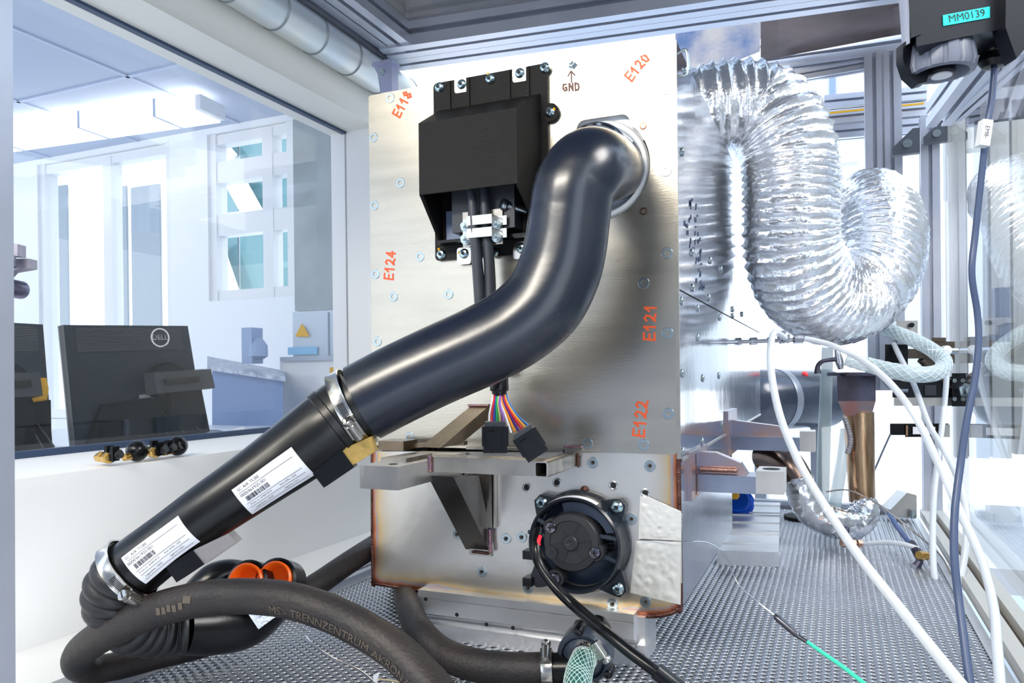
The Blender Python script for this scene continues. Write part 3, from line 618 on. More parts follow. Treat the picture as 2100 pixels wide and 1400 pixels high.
# side panel rivets
sr = B().lathe((0, 0, 0), (1, 0, 0), [(.0062, -.001), (.0062, .001), (.005, .0022), (.0024, .0022), (0, .001)], 16).mesh('side_rivet', ZINC)
for q in ((1398, 617), (1399, 765), (1400, 926), (1421, 590), (1431, 632), (1441, 775), (1440, 905), (1474, 770), (1454, 610), (1476, 651), (1479, 552), (1503, 648), (1503, 634), (1522, 644), (1431, 692), (1400, 312), (1407, 145), (1480, 870), (1420, 518), (1457, 534)):
    inst(sr, 'side_rivet', PX(*q, XR+.001), en)
B().tube([V((XR, YP+.012, .428)), V((XR+.012, YP+.012, .430)), V((XR+.013, YP+.012, .40)), V((XR, YP+.012, .398))], .002, 8).obj('top_hook', ZINC, en)
for q in ((1428, 500), (1418, 440), (1437, 560)):
    pp = [PX(q[0]+random.uniform(-14, 14), q[1]+random.uniform(-40, 40), XR+.0003) for _ in range(16)]
    b = B()
    for c_ in pp: b.obox(c_, V((.0002, 0, 0)), V((0, random.uniform(.003, .008), .001)), V((0, .001, random.uniform(.0015, .004))))
    b.obj('scratches', mat('scratch blue', (.03, .05, .12), 0, .6), en)['kind'] = 'stuff'
# handwriting
ym = YP+.0001
def mark(s, *a, m=REDM, name='marker_number', y=ym, w_=.0028): hand(B(), s, *a, w_, y).obj(name, m, en) if 0 else (lambda b: b.obj(name, m, en))(hand(B(), s, *a, w_, y))
mark('E118', 820, 241, 62, 17); mark('E120', 1296, 167, 52, 19); mark('E124', 806, 573, 85, 18)
mark('E121', 1343, 697, 88, 23); mark('E122', 1321, 895, 84, 23)
mark('GND', 1155, 187, 4, 15, m=BROWNM, w_=.0026)
b = B().ribbon([PY(1172, 168, ym), PY(1172, 146, ym)], .0022, (0, -1, 0)).ribbon([PY(1165, 156, ym), PY(1171, 146, ym), PY(1179, 154, ym)], .0022, (0, -1, 0)); b.obj('marker_arrow', BROWNM, en)
mark('8', 975, 1058, -18, 24, m=INK, w_=.0014, y=.9946, name='marker_digit')
# steel channel under bracket
q0, q1 = PY(955, 965, YP), PY(1023, 1080, YP)
B().box((q0.x, YP-.010, q1.z), (q1.x-.004, YP-.006, q0.z)).box((q1.x-.006, YP-.010, q1.z), (q1.x-.002, YP, q0.z)).box((q0.x, YP-.010, q1.z), (q0.x+.003, YP, q0.z)).obj('channel_plate', STEEL, en)
# foil tape patch
def patch(pl, y, name, m, th=.0008, n=26, amp=.0018, ox=0):
    x0 = min(p.x for p in pl); x1 = max(p.x for p in pl); z0 = min(p.z for p in pl); z1 = max(p.z for p in pl)
    A, Bq, C_, D_ = pl; vs = []; fs = []
    for j in range(n+1):
        for i in range(n+1):
            s_, t_ = i/n, j/n; p = A.lerp(Bq, s_).lerp(D_.lerp(C_, s_), t_)
            e_ = min(s_, 1-s_, t_, 1-t_); rr = amp*(abs(noise.noise(p*90))+.6*abs(noise.noise(p*220)))*min(1, e_*8+.15)
            vs.append(p+V((0, -rr, 0)))
    for j in range(n):
        for i in range(n): k = j*(n+1)+i; fs.append((k, k+1, k+n+2, k+n+1))
    b = B(); b.add(vs, fs); return b
yf = YP-.0012
b = patch([PY(1313, 1010, yf), PY(1397, 1048, yf), PY(1397, 1108, yf), PY(1309, 1106, yf)], yf, '', TAPE); b.obj('foil_tape', TAPE, en, sharp=60)
b = patch([PY(1304, 1108, yf), PY(1397, 1108, yf), PY(1396, 1240, yf), PY(1292, 1215, yf)], yf, '', TAPE); b.obj('foil_tape', TAPE, en, sharp=60)
B().box((XR-.0, YP, PX(1398, 1100, XR).z-.06), (XR+.0012, YP+.006, PX(1398, 1050, XR).z)).obj('foil_tape', TAPE, en)
# ---- welded front bracket (part with its tubes as sub-parts)
bk = B().box((-.602, .811, -.142), (-.502, .985, -.1125)); 
xa = PY(738, 975, .811).x
bk = B().prism([V((xa, .811, -.142)), V((-.502, .811, -.142)), V((-.502, 1.0, -.142)), V((-.575, 1.0, -.142)), V((-.585, .90, -.142)), V((xa, .86, -.142))], (0, 0, .0295)).obj('mounting_bracket', BAR, en)
def btube(a, b_, w_, h_, nm='bracket_tube', m=STEEL, openend=False):
    B().bar(a, b_, w_, h_).obj(nm, m, bk)
B().box((xa+.02, .86, -.1125), (-.52, .93, -.1075)).obj('bracket_pad', STEEL, bk)
B().lathe(V((xa+.035, .835, -.1125)), (0, 0, 1), [(.006, 0), (.006, .0004), (0, .0004)], 20).obj('bracket_hole', DARK, bk)
# cross tube and open-ended short tube
xo0, xo1 = PY(1093, 960, .88).x, -.330; yo = .885
z0, z1 = PX(1128, 978, -.330).z, PX(1128, 945, -.330).z
B().box((-.502, yo+.008, z0), (xo0-.0005, yo+.042, z1)).obj('cross_tube', STEEL, bk)
fr_ = rrect(xo0, z0, xo1, z1, .003, yo); ih = rrect(xo0+.0016, z0+.0016, xo1-.0016, z1-.0016, .002, yo)
B().prism(fr_, (0, YP-yo, 0), [ih]).obj('open_tube', STEEL, bk)
B().box((xo0+.003, yo+.06, z0+.003), (xo1-.003, yo+.062, z1-.003)).obj('tube_inside', DARK, bk)
B().box((xo0-.002, YP-.004, z1-.004), (xo1+.008, YP, z1+.010)).box((-.502, YP-.004, z1), (xo0, YP, z1+.004)).obj('weld_plate', STEEL, bk)
def wv(a, b_, r=.0028, m=WELD2): 
    o = weld([a, b_], r, bk, m, .0022); return o
wv(V((-.5015, yo+.006, z0)), V((-.5015, yo+.006, z1+.002)), .0032); wv(V((xo0, YP-.005, z1+.008)), V((xo1+.008, YP-.005, z1+.008)), .002); wv(V((xo1+.002, YP-.004, z0)), V((xo1+.002, YP-.004, z1)), .002, WELD)
# diagonal braces
xb_ = PY(1004, 1130, YP).x; A_ = PX(930, 984, xb_); xa_ = PY(877, 992, A_.y).x
B().prism([A_+V((0, 0, .004)), PX(982, 975, xb_), PX(1004, 1086, xb_), PX(1004, 1130, xb_)], (xa_-xb_, 0, 0)).obj('lower_brace', mat('dark steel brace', (.17, .16, .15), .9, .3, .3, 60, .3, 14), bk)
c_ = PY(985, 1135, YP)
B().box((PY(964, 1130, YP).x, YP-.003, c_.z-.002), (PY(1009, 1130, YP).x, YP, c_.z+.007)).obj('brace_foot_plate', STEEL, bk)
wv(PY(1004, 1085, YP-.008), PY(1006, 1133, YP-.008), .0032); wv(PY(968, 1131, YP-.006), PY(1002, 1135, YP-.006), .002, WELD)
xb_ = PY(1003, 831, YP).x; xa_ = PY(966, 836, YP).x
B().prism([PX(903, 918, xb_), PX(1003, 832, xb_), PX(1003, 862, xb_), PX(945, 910, xb_)], (xa_-xb_, 0, 0)).obj('upper_brace', mat('bronzed brace', (.22, .17, .12), .95, .25, .3, 60, .3, 14), bk)
c0, c1 = PY(962, 828, YP), PY(1003, 850, YP)
B().box((c0.x, YP-.003, c1.z-.006), (c1.x, YP, c0.z)).obj('brace_head_plate', STEEL, bk); wv(V((c0.x, YP-.003, c0.z-.002)), V((c1.x, YP-.003, c0.z-.002)), .0018)
B().bar(PY(830, 914, .97), PY(955, 908, .97), .012, .006).obj('rear_strip', mat('bronzed brace', (.4, .34, .27)), bk)
c_ = PY(832, 905, .965); B().box(c_+V((-.035, -.02, -.012)), c_+V((.008, .02, .002))).obj('rear_block', mat('bronzed brace', (.4, .34, .27)), bk)
# right side brackets
def sidebr(y0, y1, z0_, z1_, x1_, lab):
    o = B().box((XR, y0, z0_), (x1_, y1, z1_)).obj('side_bracket', mat('blue grey steel', (.38, .42, .52), .95, .28, .25, 50, .3, 10), en, label=lab)
    return o
pz0, pz1 = PY(1420, 1007, 1.10).z, PY(1420, 972, 1.10).z; xe1 = PY(1550, 990, 1.10).x; xe2 = PY(1608, 990, 1.10).x
s1 = sidebr(1.10, 1.15, pz0, pz1, xe1, 'front bracket arm')
B().box((xe1, 1.10, pz0+.001), (xe2, 1.16, pz1+.008)).obj('end_block', BAR, s1)
B().lathe(V(((xe1+xe2)/2, 1.13, pz1+.008)), (0, 0, 1), [(.012, 0), (.012, .0005), (0, .0005)], 20).obj('block_hole', DARK, s1)
B().box((XR, 1.06, pz0-.008), (XR+.006, 1.20, pz1+.035)).obj('wall_plate', mat('coppery plate', (.55, .33, .24), .9, .3, .5, 40, c2=(.35, .38, .5), vscale=16), s1)
B().prism([V((XR+.006, 1.12, pz1)), V((XR+.075, 1.12, pz1)), V((XR+.065, 1.12, pz1+.016)), V((XR+.03, 1.12, pz1+.03)), V((XR+.006, 1.12, pz1+.03))], (0, .02, 0)).obj('gusset', mat('coppery plate', (.5, .3, .2)), s1)
weld([V((XR+.008, 1.117, pz1+.006)), V((XR+.06, 1.117, pz1+.006))], .0038, s1, mat('copper weld', (.40, .22, .17), .9, .3, .6, 60), .004)
weld([V((XR+.004, 1.095, pz0-.004)), V((XR+.004, 1.095, pz1+.03))], .003, s1, WELD)
y2 = 1.5; q0, q1 = PY(1505, 922, y2), PY(1672, 898, y2)
s2 = sidebr(y2, y2+.05, q0.z, q1.z, PY(1640, 910, y2).x, 'rear bracket arm')
B().box((PY(1640, 910, y2).x, y2, q0.z), (PY(1672, 910, y2).x, y2+.05, q1.z+.012)).obj('end_block', BAR, s2)
B().box((XR, y2-.04, q0.z-.01), (XR+.006, y2+.1, q1.z+.05)).obj('wall_plate', mat('coppery plate', (.5, .3, .2)), s2)
B().prism([V((XR+.006, y2+.02, q1.z)), V((XR+.11, y2+.02, q1.z)), V((XR+.09, y2+.02, q1.z+.02)), V((XR+.006, y2+.02, q1.z+.03))], (0, .02, 0)).obj('gusset', mat('coppery plate', (.5, .3, .2)), s2)
# aluminium rail under box
rx0, rx1 = PY(861, 1230, .99).x, PY(1300, 1300, .985).x; ry = .985; zt2 = PY(1300, 1260, ry).z
rl = thing('support_extrusion', 'wide grooved aluminium extrusion carrying the front of the steel box', 'rail', ((rx0+rx1)/2, ry+.05, ZF))
hh = zt2-ZF; P_ = [(0, 0), (0, .30), (.006, .31), (.006, .37), (.012, .38), (.012, .44), (.006, .45), (.003, .50), (0, .51), (0, .82), (.002, .83), (0, .84), (0, 1)]
B().prism([V((rx0, ry+a*1.2, ZF+b_*hh)) for a, b_ in P_]+[V((rx0, ry+.09, zt2)), V((rx0, ry+.09, ZF))], (rx1-rx0, 0, 0)).obj('body', RAIL, rl, sharp=20)
B().box((rx1, ry+.012, ZF), (rx1+.012, ry+.08, zt2-.006)).box((rx1+.004, ry, ZF+.02), (rx1+.016, ry+.03, ZF+.03)).obj('end_web', RAIL, rl)
for u, v in ((873, 1228), (937, 1260), (998, 1280), (1052, 1287), (1197, 1255)): B().lathe(PY(u, v, ry-.0002), (0, -1, 0), [(.003, 0), (.003, .0004), (0, .0004)], 12).obj('bolt_hole', DARK, rl)
r2 = thing('support_extrusion', 'ribbed pale aluminium block on the worktop behind the bracket, right of the box', 'rail', PZ(1540, 1085, ZF))
za = ZF+.03; A_ = PZ(1470, 1128, za); C_ = PZ(1597, 1132, za); D2 = PZ(1600, 1030, za); E2 = PZ(1500, 1028, za)
B().hexa([V((p.x, p.y, ZF)) for p in (A_, C_, D2, E2)], [A_, C_, D2, E2]).obj('body', WHT if 0 else RAIL, r2)
for k in (.12, .28, .34, .5, .66, .72, .9):
    B().bar(A_.lerp(E2, k)+V((0, 0, .001)), C_.lerp(D2, k)+V((0, 0, .001)), .012, .005).obj('rib', RAIL, r2)
t = thing('blue_cable_coil', 'coil of blue cable with yellow tie behind the bracket, right of the box', 'cable', PD(1515, 1050, 1.9))
for k in range(7):
    c_ = PD(1510+k*2, 1028+random.uniform(-6, 6), 1.9+k*.01)
    B().lathe(c_, V((random.uniform(-.4, .4), 1, random.uniform(-.4, .4))), [(.030+.002*math.cos(a), .002*math.sin(a)) for a in [i*math.pi/4 for i in range(9)]], 24).obj('loop', BLUEC, t)
B().box(PD(1508, 1014, 1.86)-V((.006, .01, .01)), PD(1508, 1014, 1.86)+V((.006, .04, .01))).obj('yellow_tie', YEL, t)
# ================= black printed terminal cover =================
yf0 = YP; fx0, fx1 = PY(894, 300, YP).x, PY(1127, 300, YP).x; fz1 = PY(1010, 153, YP).z; fz0 = PY(1010, 527, YP).z
tcv = thing('terminal_cover', 'black printed hood with screwed flange on the upper left of the box, cables leaving below', 'cover', ((fx0+fx1)/2, YP, fz0))
bx, bz = PY(1131, 233, YP).x, PY(1131, 233, YP).z
out = rrect(fx0, fz0, fx1, fz1, .006, YP-.006)
B().prism(out, (0, .006, 0)).lathe(V((bx, YP, bz)), (0, -1, 0), [(.013, 0), (.013, .0065), (0, .0065)], 24).obj('flange', PRN, tcv)
yh = .925   # hood front
tl, tr_, br, bl = PY(858, 255, yh), PY(1060, 218, yh), PY(1060, 375, yh), PY(860, 400, yh)
tl.x = bl.x = (tl.x+bl.x)/2; tr_.x = br.x = (tr_.x+br.x)/2; tl.z = tr_.z = (tl.z+tr_.z)/2; bl.z = br.z = (bl.z+br.z)/2
ux0, ux1 = PY(905, 300, YP).x, PY(1113, 300, YP).x; uz1 = PY(1010, 212, YP).z; uz0 = PY(1000, 498, YP).z
th = .004
TLb, TRb, BRb, BLb = V((ux0, YP-.006, uz1)), V((ux1, YP-.006, uz1)), V((ux1, YP-.006, uz0)), V((ux0, YP-.006, uz0))
lz = uz0+.004
hd_ = B(); O_ = [tl, tr_, br, bl, TLb, TRb, BRb, BLb]
I_ = [tl+V((th, th, -th)), tr_+V((-th, th, -th)), br+V((-th, th, 0)), bl+V((th, th, 0)), TLb+V((th, 0, -th)), TRb+V((-th, 0, -th)), BRb+V((-th, 0, 0)), BLb+V((th, 0, 0))]
qf = [(0, 1, 2, 3), (0, 4, 5, 1), (1, 5, 6, 2), (0, 3, 7, 4)]
rim = [3, 2, 6, 5, 4, 7]
hd_.add(O_+I_, qf+[tuple(k+8 for k in reversed(q)) for q in qf]+[(rim[k], rim[(k+1) % 6], rim[(k+1) % 6]+8, rim[k]+8) for k in range(6)])
hd_.obj('hood', PRN, tcv, sharp=20)
# lower opening: floor lip and dark inside, cable entry block
B().box((ux0+.005, YP-.03, uz0), (ux1-.004, YP-.006, uz0+.004)).obj('lower_lip', BLK, tcv)
B().box((ux0+.035, YP-.035, uz0+.012), (ux1-.03, YP-.008, uz0+.075)).obj('inner_block', mat('inner grey', (.04, .045, .055), 0, .3), tcv)
B().box((ux0+.012, YP-.0095, uz0+.004), (ux0+.035, YP-.007, uz0+.05)).obj('inner_window', mat('inner haze', (.2, .25, .38), 0, .3), tcv)
for u in (925, 964, 1047, 1086):
    x = PY(u, 160, YP).x; B().box((x-.0025, YP-.0085, uz1-.005), (x+.0025, YP-.006, fz1-.001)).obj('rib', PRN, tcv)
for u, v in ((947, 172), (1067, 149), (952, 524), (1068, 512)):
    p = PY(u, v, YP-.006); B().prism(rrect(p.x-.0115, p.z-.013, p.x+.0115, p.z+.012, .004, YP-.0072), (0, .0012, 0)).obj('steel_tab', CLAMP, tcv)
bh = B().lathe((0, 0, 0), (0, -1, 0), [(.0072, -.001), (.0074, .001), (.0055, .0042), (.003, .005), (.003, .003), (0, .003)], 24).mesh('flange_screw', mat('blue zinc', (.50, .66, .72), 1, .2))
sk3 = B().lathe((0, 0, 0), (0, -1, 0), [(.003, .0028), (.003, .0032), (0, .0032)], 6).mesh('socket', DARK)
for u, v in ((901, 179), (947, 173), (1005, 162), (1066, 150), (1117, 139), (905, 522), (952, 520), (1013, 518), (1069, 509)):
    o = inst(bh, 'flange_screw', PY(u, v, YP-.007), tcv); c_ = bpy.data.objects.new('socket', sk3); col.objects.link(c_); c_.parent = o
o = inst(bh, 'flange_screw', V((bx, YP-.0066, bz)), tcv); c_ = bpy.data.objects.new('socket', sk3); col.objects.link(c_); c_.parent = o
yd = B().sph((0, 0, 0), .0022, 8).mesh('yellow_paint_dot', YEL)
for u, v in ((1136, 224), (900, 511), (942, 518), (1019, 521), (1001, 152)): inst(yd, 'yellow_paint_dot', PY(u, v, YP-.0075), tcv)
# tie screw inside the hood
p = PY(1040, 420, .97)
B().cyl(p, p+V((.02, .02, -.006)), .006).lathe(p+V((-.004, 0, 0)), (-.8, -.9, .2), [(.0085, 0), (.0085, .004), (.005, .006), (0, .006)], 18).obj('tie_screw', ZINC, tcv)
# cables
yc = .955
def cable(name, lab, cat, pts, m, seg=14, n=10, group=None, ends=True):
    P, R = pxp(pts, n); o = B().sweep(P, R, seg).obj(name, m); return tag(o, lab, cat, group)
dc = dep(PY(985, 440, .957))
for k, (u, lab) in enumerate(((971, 'left of the two thick dark cables clamped under the black hood'), (996, 'right of the two thick dark cables clamped under the black hood'))):
    cable('power_cable', lab, 'cable', [(u-6+k*2, 385, dc, 8), (u-2, 420, dc, 10), (u+1, 470, dc, 11), (u+6, 520, dc, 11.2), (u+11-k*2, 580, dc, 12), (u+16-k*6, 640, dc-.0, 12), (u+32-k*12, 720, dc+.01, 12), (u+47-k*22, 770, dc+.01, 11)], CABLE, 18)
# cable clamp plate
t = thing('cable_clamp', 'stainless plate with two saddle straps holding the cables under the hood', 'clamp', PY(990, 500, .97))
pa, pb = PY(950, 440, .968), PY(1032, 500, .968)
B().box((pa.x, .966, pb.z), (pb.x, .969, PY(990, 432, .968).z)).obj('base_plate', STEEL, t)
for v in (461, 487):
    p = PY(985, v, .95)
    B().box(p+V((-.0195, -.004, 0)), p+V((.0195, -.0025, .013))).box(p+V((-.0195, -.0025, 0)), p+V((-.018, .0155, .013))).box(p+V((.018, -.0025, 0)), p+V((.0195, .0155, .013))).box(p+V((-.034, .014, 0)), p+V((-.0196, .0158, .013))).box(p+V((.0196, .014, 0)), p+V((.034, .0158, .013))).obj('saddle_strap', CLAMP, t)
    for u in (955, 1018):
        q = PY(u, v+3 if u < 1000 else v-2, .962)
        B().lathe(q, (0, -1, 0), [(.0065, 0), (.0065, .005), (.0035, .005), (.0035, .011), (0, .011)], 6).lathe(q, (0, -1, 0), [(.0078, -.003), (.0078, .0008), (0, .0008)], 20).obj('nut', ZINC, t)
# ================= rubber hose and air tube =================
hp = [(1262, 350, 1.035, 60), (1250, 346, .985, 66), (1230, 343, .93, 76), (1204, 347, .885, 81), (1178, 385, .875, 83), (1168, 440, .875, 84), (1160, 500, .875, 85), (1145, 560, .875, 86), (1112, 622, .875, 86), (1055, 672, .875, 84), (985, 710, .875, 83), (900, 748, .875, 82), (820, 786, .875, 82), (745, 825, .875, 82)]
P, R = pxp(hp, 12)
o = B().sweep(P, R, 48, caps=False).sweep([P[-1]+(P[-2]-P[-1])*.02, P[-1]], [R[-1]*.93, R[-1]], 48, caps=False).obj('rubber_hose', RUB, sharp=60)
tag(o, 'thick glossy black rubber hose bending in an S across the box front', 'hose')
# white sticker on the hose mouth
c_ = P[8]
t = thing('pipe_collar', 'silver collar with white sticker where the rubber hose enters the box', 'collar', V((cc.x+.0, YP-.03, cc.z-.06)))
ax_ = V((-.12, -1, .05)).normalized()
B().lathe(V((cc.x+.004, YP+.02, cc.z)), ax_, [(.0545, 0), (.0545, .05), (.052, .052), (.050, .05), (.050, 0), (.0545, 0)], 48).obj('collar', mat('polished collar', (.6, .66, .75), 1, .12), t)
L0 = V((cc.x+.004, YP+.02, cc.z)); uu_ = V((1, 0, 0)); uu_ = (uu_-ax_*uu_.dot(ax_)).normalized(); ww_ = ax_.cross(uu_)
b = B(); n = 14
vs = [L0+ax_*h_+(uu_*math.cos(a)+ww_*math.sin(a))*.0549 for h_ in (.012, .046) for a in np.linspace(-.95, .10, n)]
b.add(vs, [(i, i+1, n+i+1, n+i) for i in range(n-1)]); b.obj('sticker', PAPER, t)
# air tube
ap = [(742, 826, .875, 74), (700, 857, .872, 76), (672, 878, .868, 75), (640, 901, .865, 73), (590, 937, .86, 69), (520, 986, .85, 64), (430, 1047, .84, 60), (360, 1098, .835, 58), (300, 1145, .83, 61), (268, 1170, .828, 62)]
at_ = thing('air_tube', 'long tapering matt black plastic tube with two white part labels', 'tube', PD(500, 1080, .85))
AP, AR = pxp(ap, 12); B().sweep(AP, AR, 56).obj('tube_body', TUBEM, at_)
i0 = 14
B().lathe(PD(682, 871, .87), AP[14]-AP[20], [(.0418, -.004), (.0445, -.002), (.0445, .006), (.0418, .009)], 56).obj('collar', TUBEM, at_)
def onTube(k, a, r_off):   # k fractional index, a angle
    i = max(0, min(len(AP)-2, int(k))); t_ = k-i; c = AP[i].lerp(AP[i+1], t_); r = AR[i]*(1-t_)+AR[i+1]*t_
    ax = (AP[min(i+3, len(AP)-1)]-AP[max(i-3, 0)]).normalized(); u = (V((0, -1, 0))-ax*ax.dot(V((0, -1, 0)))).normalized(); w_ = ax.cross(u)
    return c+(u*math.cos(a)+w_*math.sin(a))*(r+r_off)
alen = [0]
for a, b_ in zip(AP, AP[1:]): alen.append(alen[-1]+(b_-a).length)
def kAt(s_):
    for i in range(len(alen)-1):
        if alen[i+1] >= s_: return i+(s_-alen[i])/(alen[i+1]-alen[i])
    return len(alen)-1.01
def proj_px(p): d = p.dot(FW); return (CU+F*p.dot(RT)/d, CV-F*p.dot(UP)/d)
sgn = 1 if proj_px(onTube(50, .8, 0))[1] > proj_px(onTube(50, -.8, 0))[1] else -1   # +angle towards the lower side
def airlabel(s0, s1, a0, a1):
    nn, mm = 24, 14; r_ = .0006
    vs = [onTube(kAt(s0+(s1-s0)*i/nn), sgn*(a0+(a1-a0)*j/mm), r_) for i in range(nn+1) for j in range(mm+1)]
    o = B().add(vs, [(i*(mm+1)+j, i*(mm+1)+j+1, (i+1)*(mm+1)+j+1, (i+1)*(mm+1)+j) for i in range(nn) for j in range(mm)]).obj('part_label', PAPER, at_)
    wdt = abs(s1-s0); hgt = (a1-a0)*.034
    def fn(cx, cy, r2=.0009):   # label coordinates: x from left (lower end) 0..1 , y from top 0..1
        return lambda x, y: onTube(kAt(s0-(cx*wdt+x)*(1 if s0 > s1 else -1)), sgn*(a0+(a1-a0)*cy-y/.034), r2)
    b = B()
    text(b, 'SC AIR TUBE', .0046, fn(.22, .11)); text(b, '0000361925.001', .0046, fn(.24, .28)); text(b, 'Prod.-nr. A70014/13', .003, fn(.24, .63)); text(b, 'Knd.-A7Nr.: XXE', .003, fn(.66, .63))
    text(b, 'Lagerplatz: 13625', .003, fn(.24, .80)); text(b, 'Lagerort: 1015', .003, fn(.66, .80))
    x = .08
    while x < .42:
        w_ = random.choice((.004, .007, .011)); f_ = fn(0, 0)
        q = [f_(X*wdt, -Y*hgt) for X, Y in ((x, .36), (x+w_, .36), (x+w_, .50), (x, .50))]; b.add(q, [(0, 1, 2, 3)]); x += w_+random.choice((.004, .008))
    for Y in (.19, .55, .71, .88):
        f_ = fn(0, 0); q = []
        for X in np.linspace(.05, .93, 12): q += [f_(X*wdt, -Y*hgt), f_(X*wdt, -(Y+.012)*hgt)]
        b.add(q, [(2*i, 2*i+2, 2*i+3, 2*i+1) for i in range(11)])
    b.obj('printing', INK, o)
Lt = alen[-1]
def sAt(u): return min(range(len(AP)), key=lambda i: abs(proj_px(AP[i])[0]-u))
s_ = lambda u: alen[sAt(u)]
airlabel(s_(288), s_(398), -.15, 1.05); airlabel(s_(492), s_(612), .18, 1.35)
# bracket tabs under the tube
def tabs(c4, m, name, parent, th_=.02): 
    B().prism(c4, FW*th_).obj(name, m, parent)
D9 = .84
tabs([PD(637, 965, D9), PD(700, 922, D9), PD(726, 958, D9), PD(664, 1000, D9)], BLK, 'clip_block', at_)
tabs([PD(700, 922, D9+.002), PD(716, 958, D9+.002), PD(770, 925, D9+.002), PD(760, 895, D9+.002)], OLIVE, 'ochre_pad', at_, .018)
tabs([PD(340, 1163, .81), PD(394, 1128, .81), PD(418, 1157, .81), PD(362, 1194, .81)], BLK, 'clip_block', at_)
tabs([PD(396, 1128, .812), PD(468, 1094, .812), PD(485, 1112, .812), PD(420, 1157, .812)], GREYP, 'grey_pad', at_, .018)
ci = sAt(722); axc = (AP[2]-AP[8]).normalized()
ax1 = (P[-2]-P[-8]).normalized()
cI = min(range(len(P)), key=lambda i: abs(proj_px(P[i])[0]-757))
tgt = PD(757, 905, .80)
def refdir(c, ax, target): d_ = target-c; return (d_-ax*ax.dot(d_)).normalized()
c1_ = AP[3].lerp(AP[6], .5); c1_ = PD(722, 837, .875)
clamp('large worm drive clamp joining the rubber hose and the black air tube', c1_, ax1, .0470, .0155, 0, ref=refdir(c1_, ax1, tgt))
c2_ = PD(262, 1172, .828); ax2 = (AP[-1]-AP[-10]).normalized()
clamp('worm drive clamp between the black air tube and the rubber bellows', c2_, ax2, .0372, .0150, 0, ref=refdir(c2_, ax2, PD(330, 1215, .79)))
# bellows
bp_ = [(276, 1160, .83, 60), (250, 1183, .83, 62), (236, 1212, .835, 62), (238, 1245, .845, 60), (262, 1278, .86, 57), (300, 1292, .88, 54), (345, 1292, .90, 52), (380, 1288, .91, 52)]
P, R = pxp(bp_, 22); L_ = 0; RR = []
for i in range(len(P)):
    if i: L_ += (P[i]-P[i-1]).length
    RR.append(R[i]*(.90+.12*abs(math.sin(L_*math.pi/.013))))
tag(B().sweep(P, RR, 40).obj('rubber_bellows', BEL, sharp=80), 'ribbed black rubber bellows hose bending below the air tube', 'hose')
# Y piece with orange ports
t = thing('y_connector', 'black moulded twin elbow with two orange port rings under the air tube', 'connector', PD(480, 1330, .98))
P, R = pxp([(378, 1288, .915, 52), (440, 1284, .94, 56), (500, 1272, .97, 56), (545, 1240, 1.0, 50), (568, 1205, 1.01, 40)], 10); B().sweep(P, R, 32).obj('lower_body', BLK, t)
P, R = pxp([(395, 1225, .96, 30), (440, 1190, .97, 36), (480, 1184, .985, 36), (510, 1200, 1.0, 36), (535, 1215, 1.01, 38)], 10); B().sweep(P, R, 28).obj('upper_body', BLK, t)
for u, v in ((503, 1190), (562, 1186)):
    c_ = PD(u, v+2, .925); ax = V((.22, -.90, .36)).normalized()
    o = B().lathe(c_, ax, [(.027, -.035), (.027, -.004), (.024, -.002), (.024, -.035)], 36).obj('port', BLK, t)
    B().lathe(c_, ax, [(.0205, -.02), (.0225, .001), (.0205, .003), (.018, .0), (.0165, -.018), (0, -.018)], 36).obj('orange_ring', ORG, o)
tag(B().tube([PD(556, 1150, .955), PD(563, 1175, .95), PD(566, 1192, .945), PD(600, 1195, .945)], .0014, 8).obj('cable_tie', WHT), 'thin white cable tie end sticking in the right orange port', 'tie')
tag(B().prism([PD(500, 1245, .93), PD(585, 1255, .93), PD(560, 1268, .93), PD(530, 1290, .93), PD(520, 1275, .93)], FW*.002).obj('foil_scrap', FOIL), 'torn scrap of silver foil hanging under the textile hose loop', 'foil')
# textile hose loop
hl = [(905, 1432, .70, 41), (865, 1385, .72, 40), (800, 1325, .74, 39), (700, 1267, .76, 38), (600, 1232, .775, 37), (500, 1222, .79, 36), (400, 1230, .80, 36), (300, 1258, .815, 36), (215, 1300, .835, 34), (168, 1335, .86, 32), (160, 1362, .885, 30), (185, 1372, .91, 28), (240, 1365, .935, 28), (320, 1345, .97, 27), (400, 1325, 1.0, 27), (480, 1300, 1.03, 27), (560, 1255, 1.07, 26), (640, 1205, 1.11, 25), (720, 1150, 1.18, 23), (790, 1105, 1.27, 22)]
P, R = pxp(hl, 12)
o = B().sweep(P, R, 30, disp=lambda i, k, a: 1+.02*noise.noise(V((i*.3, k*.4, 0)))).obj('textile_hose', HOSE, sharp=80); tag(o, 'thick worn fabric covered hose looping across the lower left foreground', 'hose')
# tan patch and chalk lettering on the hose
b = B(); hosep = (P, R)
def onHose(i, a, off=.0006):
    i = max(1, min(len(P)-2, i)); k = int(i); t_ = i-k; c = P[k].lerp(P[k+1], t_); ax = (P[min(k+2, len(P)-1)]-P[max(k-2, 0)]).normalized(); u = (-FW-ax*ax.dot(-FW)).normalized(); w_ = ax.cross(u); r = R[k]
    if w_.z < 0: w_ = -w_
    return c+(u*math.cos(a)+w_*math.sin(a))*(r*1.012+off)
chalk = mat('worn beige print', (.11, .085, .065), 0, .7)
def hosetext(s, i0, i1, a, size, nm):
    b = B(); L_ = (P[int(i1)]-P[int(i0)]).length
    text(b, s, size, lambda x, y: onHose(i0+(i1-i0)*(x/L_+.5), a+y/R[int(i0)])); ob = b.obj(nm, chalk, o)
hosetext('MS', 45, 53, -.25, .011, 'hose_print') if 0 else None
L1 = lambda: 0
for s, ia, ib, a, sz in (('MS - TRENNZENTRUM', 52, 26, -.35, .012), ('AKRON 400', 24, 10, -.45, .012)): hosetext(s, ia, ib, a, sz, 'hose_print')
b = B()
